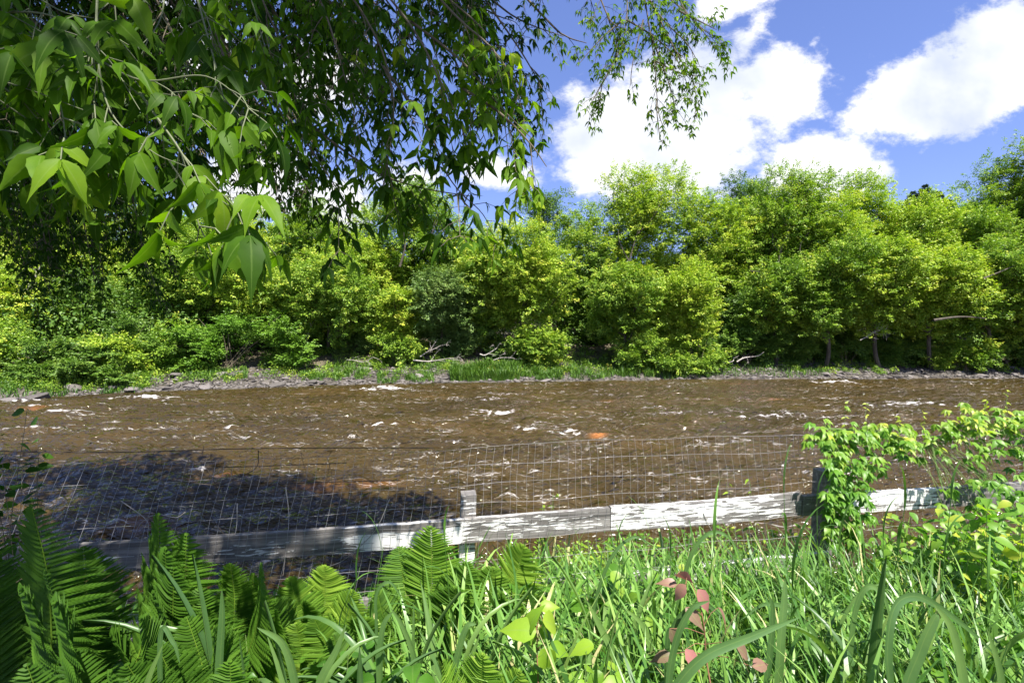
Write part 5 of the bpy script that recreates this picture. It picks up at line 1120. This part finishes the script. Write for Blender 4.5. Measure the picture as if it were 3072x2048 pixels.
leafy('red_leaved_plant', 'sprig with pink and bronze leaves standing in the grass', [(2150, 2150, 1.25), (2120, 1980, 1.3), (2110, 1860, 1.3), (2080, 1760, 1.35), (2050, 1720, 1.35)],
      [(2052, 1722, 1.35, .062, -25, .75), (2034, 1780, 1.33, .058, 235, .85), (2120, 1808, 1.3, .07, -55, .6), (2089, 1855, 1.3, .06, -40, .15), (2180, 1863, 1.3, .065, -60, .35), (2027, 1915, 1.3, .06, -60, .1), (1980, 1970, 1.3, .055, 190, .05), (2085, 1985, 1.25, .06, -50, .65), (2242, 1960, 1.25, .065, -35, .2), (2290, 1990, 1.25, .06, 0, .25), (2000, 1745, 1.36, .05, 170, .3)], M['red'], M['stem_red'], T_BIG, seed=3)
def grey_frame(label, px0, Y0, n, seed, mat, size, box_, name='broadleaf_plant', cat='plant', tmpl=T_BROAD, stemmat='stem', group='leafy plants by the fence', lit=.55):
    """bushy plant filling a box given in photo pixels: (x0, y0, x1, y1, Ya, Yb)"""
    r = np.random.default_rng(seed); x0, y0, x1, y1, Ya, Yb = box_; cx = (px0 - 1536) / F * Y0; z = float(terrain(cx, Y0)); root = thing(name, (cx, Y0, z), label, cat, group)
    tips = [np.array(P(r.uniform(x0, x1), r.uniform(y0, y1), r.uniform(Ya, Yb))) for _ in range(max(3, n // 9))]; st = MB(); lf = MB()
    for t in tips:
        b = V3(cx, Y0, z) * .35 + V3(t[0], t[1], float(terrain(t[0], t[1]))) * .65; c = catmull([b, (b + t) / 2 + r.normal(0, .03, 3), t], 6); tube(st, c, .0028, .001, 4)
        m_ = 9; idx = (len(c) - 1 - (np.arange(m_) * (len(c) - 1) * .75 / m_)).astype(int); pos = c[idx] + r.normal(0, size * .2, (m_, 3)); a = r.normal(size=(m_, 3)) * V3(1, 1, .3) + V3(0, 0, -.25); a = nrm(a)
        scatter(lf, tmpl, pos, a, nrm(V3(0, -.3, .8) + r.normal(0, .35, (m_, 3))), size * r.uniform(.6, 1.2, m_), np.clip(r.normal(lit, .2, m_), 0, 1))
    st.build('stem', M[stemmat], root, loc=(cx, Y0, z)); lf.build('leaves', M[mat], root, loc=(cx, Y0, z), smooth=True); return root
G = grey_frame
G('small-leaved yellow-green bush behind the mesh right of the post', 1680, 3.6, 3200, 41, 'bright', .045, (1560, 1620, 1850, 1800, 3.3, 3.9), 'bush', 'bush', T_MED)
G('small-leaved bush under the white rail, centre', 1960, 3.7, 3200, 42, 'vine', .05, (1820, 1590, 2120, 1780, 3.3, 3.9), 'bush', 'bush', T_MED, lit=.4)
G('leafy bush under the right end of the white rail', 2280, 3.6, 3000, 43, 'vine', .055, (2100, 1580, 2450, 1800, 3.3, 3.8), 'bush', 'bush', T_MED, lit=.7)
G('broad-leaved plant in the grass just left of the pink leaves', 1900, 2.1, 60, 44, 'vine', .10, (1830, 1690, 1980, 1790, 2.0, 2.3))
G('broad-leaved plant below the right white rail', 2750, 2.5, 700, 45, 'vine', .065, (2600, 1530, 2950, 1680, 2.4, 2.8), lit=.6)
G('large bright leaves at the right edge below the creeper', 3000, 2.1, 500, 46, 'vine', .07, (2900, 1500, 3120, 1720, 2.0, 2.4), lit=.7)
G('broad dull-green leaves at the bottom edge, centre', 1240, 1.2, 50, 47, 'vine', .10, (1050, 1980, 1300, 2060, 1.15, 1.35), lit=.2)
G('round lobed leaves low at the bottom right of the sapling', 1830, 1.3, 60, 48, 'bright', .08, (1700, 1940, 1980, 2050, 1.2, 1.5), lit=.4)
G('leafy weeds at the foot of the middle post', 1480, 2.4, 120, 49, 'vine', .06, (1420, 1750, 1620, 1880, 2.3, 2.7), lit=.4)
G('dark round-leaved shrub sprig at the left edge by the mesh', -40, 2.0, 110, 50, 'fern', .055, (-60, 1200, 120, 1470, 1.9, 2.1), 'shrub_sprig', 'shrub', T_ROUND, 'twig', lit=.15)
G('thin leafy sprig hanging on the mesh right of the post', 1640, 2.95, 60, 51, 'bright', .045, (1625, 1460, 1660, 1540, 2.93, 2.98), 'sprig', 'plant', T_MED, lit=.7)
G('small yellow shoots above the white rail near the dark post', 2230, 3.1, 45, 52, 'bright', .04, (2150, 1440, 2400, 1500, 3.05, 3.15), 'sprig', 'plant', T_MED, lit=.8)
G('weeds in the dark corner between ferns and blades', 1000, 1.5, 90, 53, 'vine', .05, (700, 1900, 1150, 2040, 1.3, 1.7), lit=.1)

def creeper():
    r = np.random.default_rng(61); b = fp(sB, -.05, 1.6); root = thing('creeper_vine', tuple(b), 'bright green creeper climbing the dark post and sprawling along the mesh', 'vine')
    st = MB(); lf = MB()
    spine = [(2520, 1640, 2.95), (2530, 1480, 2.95), (2510, 1330, 3.0), (2470, 1290, 3.05), (2560, 1290, 3.05), (2680, 1320, 3.1), (2780, 1330, 3.1), (2850, 1290, 3.1), (2950, 1250, 3.1), (3060, 1260, 3.1), (3180, 1280, 3.1)]
    c = catmull([P(*q) for q in spine], 8); tube(st, c, .006, .003, 5)
    P_ = []
    def mass(x0, y0, x1, y1, Ya, Yb, n):
        for _ in range(n): P_.append(np.array(P(r.uniform(x0, x1), r.uniform(y0, y1), r.uniform(Ya, Yb))))
    for _ in range(210):
        q = c[r.integers(8, len(c))]; P_.append(q + r.normal(0, 1, 3) * V3(.07, .06, .045))
    mass(2470, 1290, 2660, 1420, 2.9, 3.15, 40); mass(2480, 1400, 2620, 1640, 2.82, 2.96, 70); mass(2475, 1350, 2575, 1640, 2.84, 2.93, 70); mass(2600, 1270, 2760, 1360, 2.95, 3.15, 30)
    mass(2880, 1240, 3120, 1380, 2.9, 3.25, 75); mass(2900, 1380, 3150, 1560, 2.8, 3.2, 45); mass(2830, 1250, 2920, 1300, 3.0, 3.15, 18); mass(2820, 1440, 3150, 1620, 2.7, 3.0, 60)
    for p in P_:
        j = np.argmin(np.linalg.norm(c - p, axis=1)); 
        if r.random() < .35: tube(st, [c[j], (c[j] + p) / 2 + r.normal(0, .02, 3), p], .0016, .001, 4)
        a0 = r.uniform(-1, 1); d = nrm(V3(a0, -.45, -.35) + r.normal(0, .2, 3)); k = 5 if r.random() < .5 else 3; s = r.uniform(.05, .085); side = nrm(np.cross(d, V3(0, 0, 1)))
        A = np.array([nrm(d * math.cos(t) + side * math.sin(t) + V3(0, 0, -.15)) for t in np.linspace(-1.2, 1.2, k)])
        up = np.clip((p[2] - 2.7) / .5, 0, 1)
        scatter(lf, T_MED if r.random() < .0 else T_BIG, np.tile(p, (k, 1)), A, nrm(V3(0, -.35, .8) + r.normal(0, .25, (k, 3))), s * (1 - .25 * np.abs(np.linspace(-1, 1, k))), np.clip(r.normal(.5 + .38 * up, .14) + r.normal(0, .04, k), 0, 1), wid=s * .8)
    for (px, py, h) in ((2535, 1300, 90), (2600, 1290, 80), (3020, 1250, 80), (2770, 1300, 60), (2960, 1250, 50), (2700, 1300, 50)):   # tendrils
        pts = [P(px + r.normal(0, 4), py - h * t, 3.05) for t in (0, .4, .75, 1)]; tube(st, catmull(pts, 4), .002, .0008, 4)
        for t in (.3, .55, .8, 1): 
            q = np.array(P(px, py - h * t, 3.05)); scatter(lf, T_MED, np.array([q, q]), nrm(r.normal(size=(2, 3)) * V3(1, .6, .5)), np.array([[0, -.5, .8], [0, -.5, .8]]), .03, .95)
    tube(st, catmull([P(2795, 1330, 3.05), P(2815, 1420, 3.0), P(2840, 1500, 2.9)], 6), .006, .003, 5)
    st.build('stem', M['stem'], root, loc=tuple(b)); lf.build('leaves', M['vine'], root, loc=tuple(b), smooth=True)
creeper()
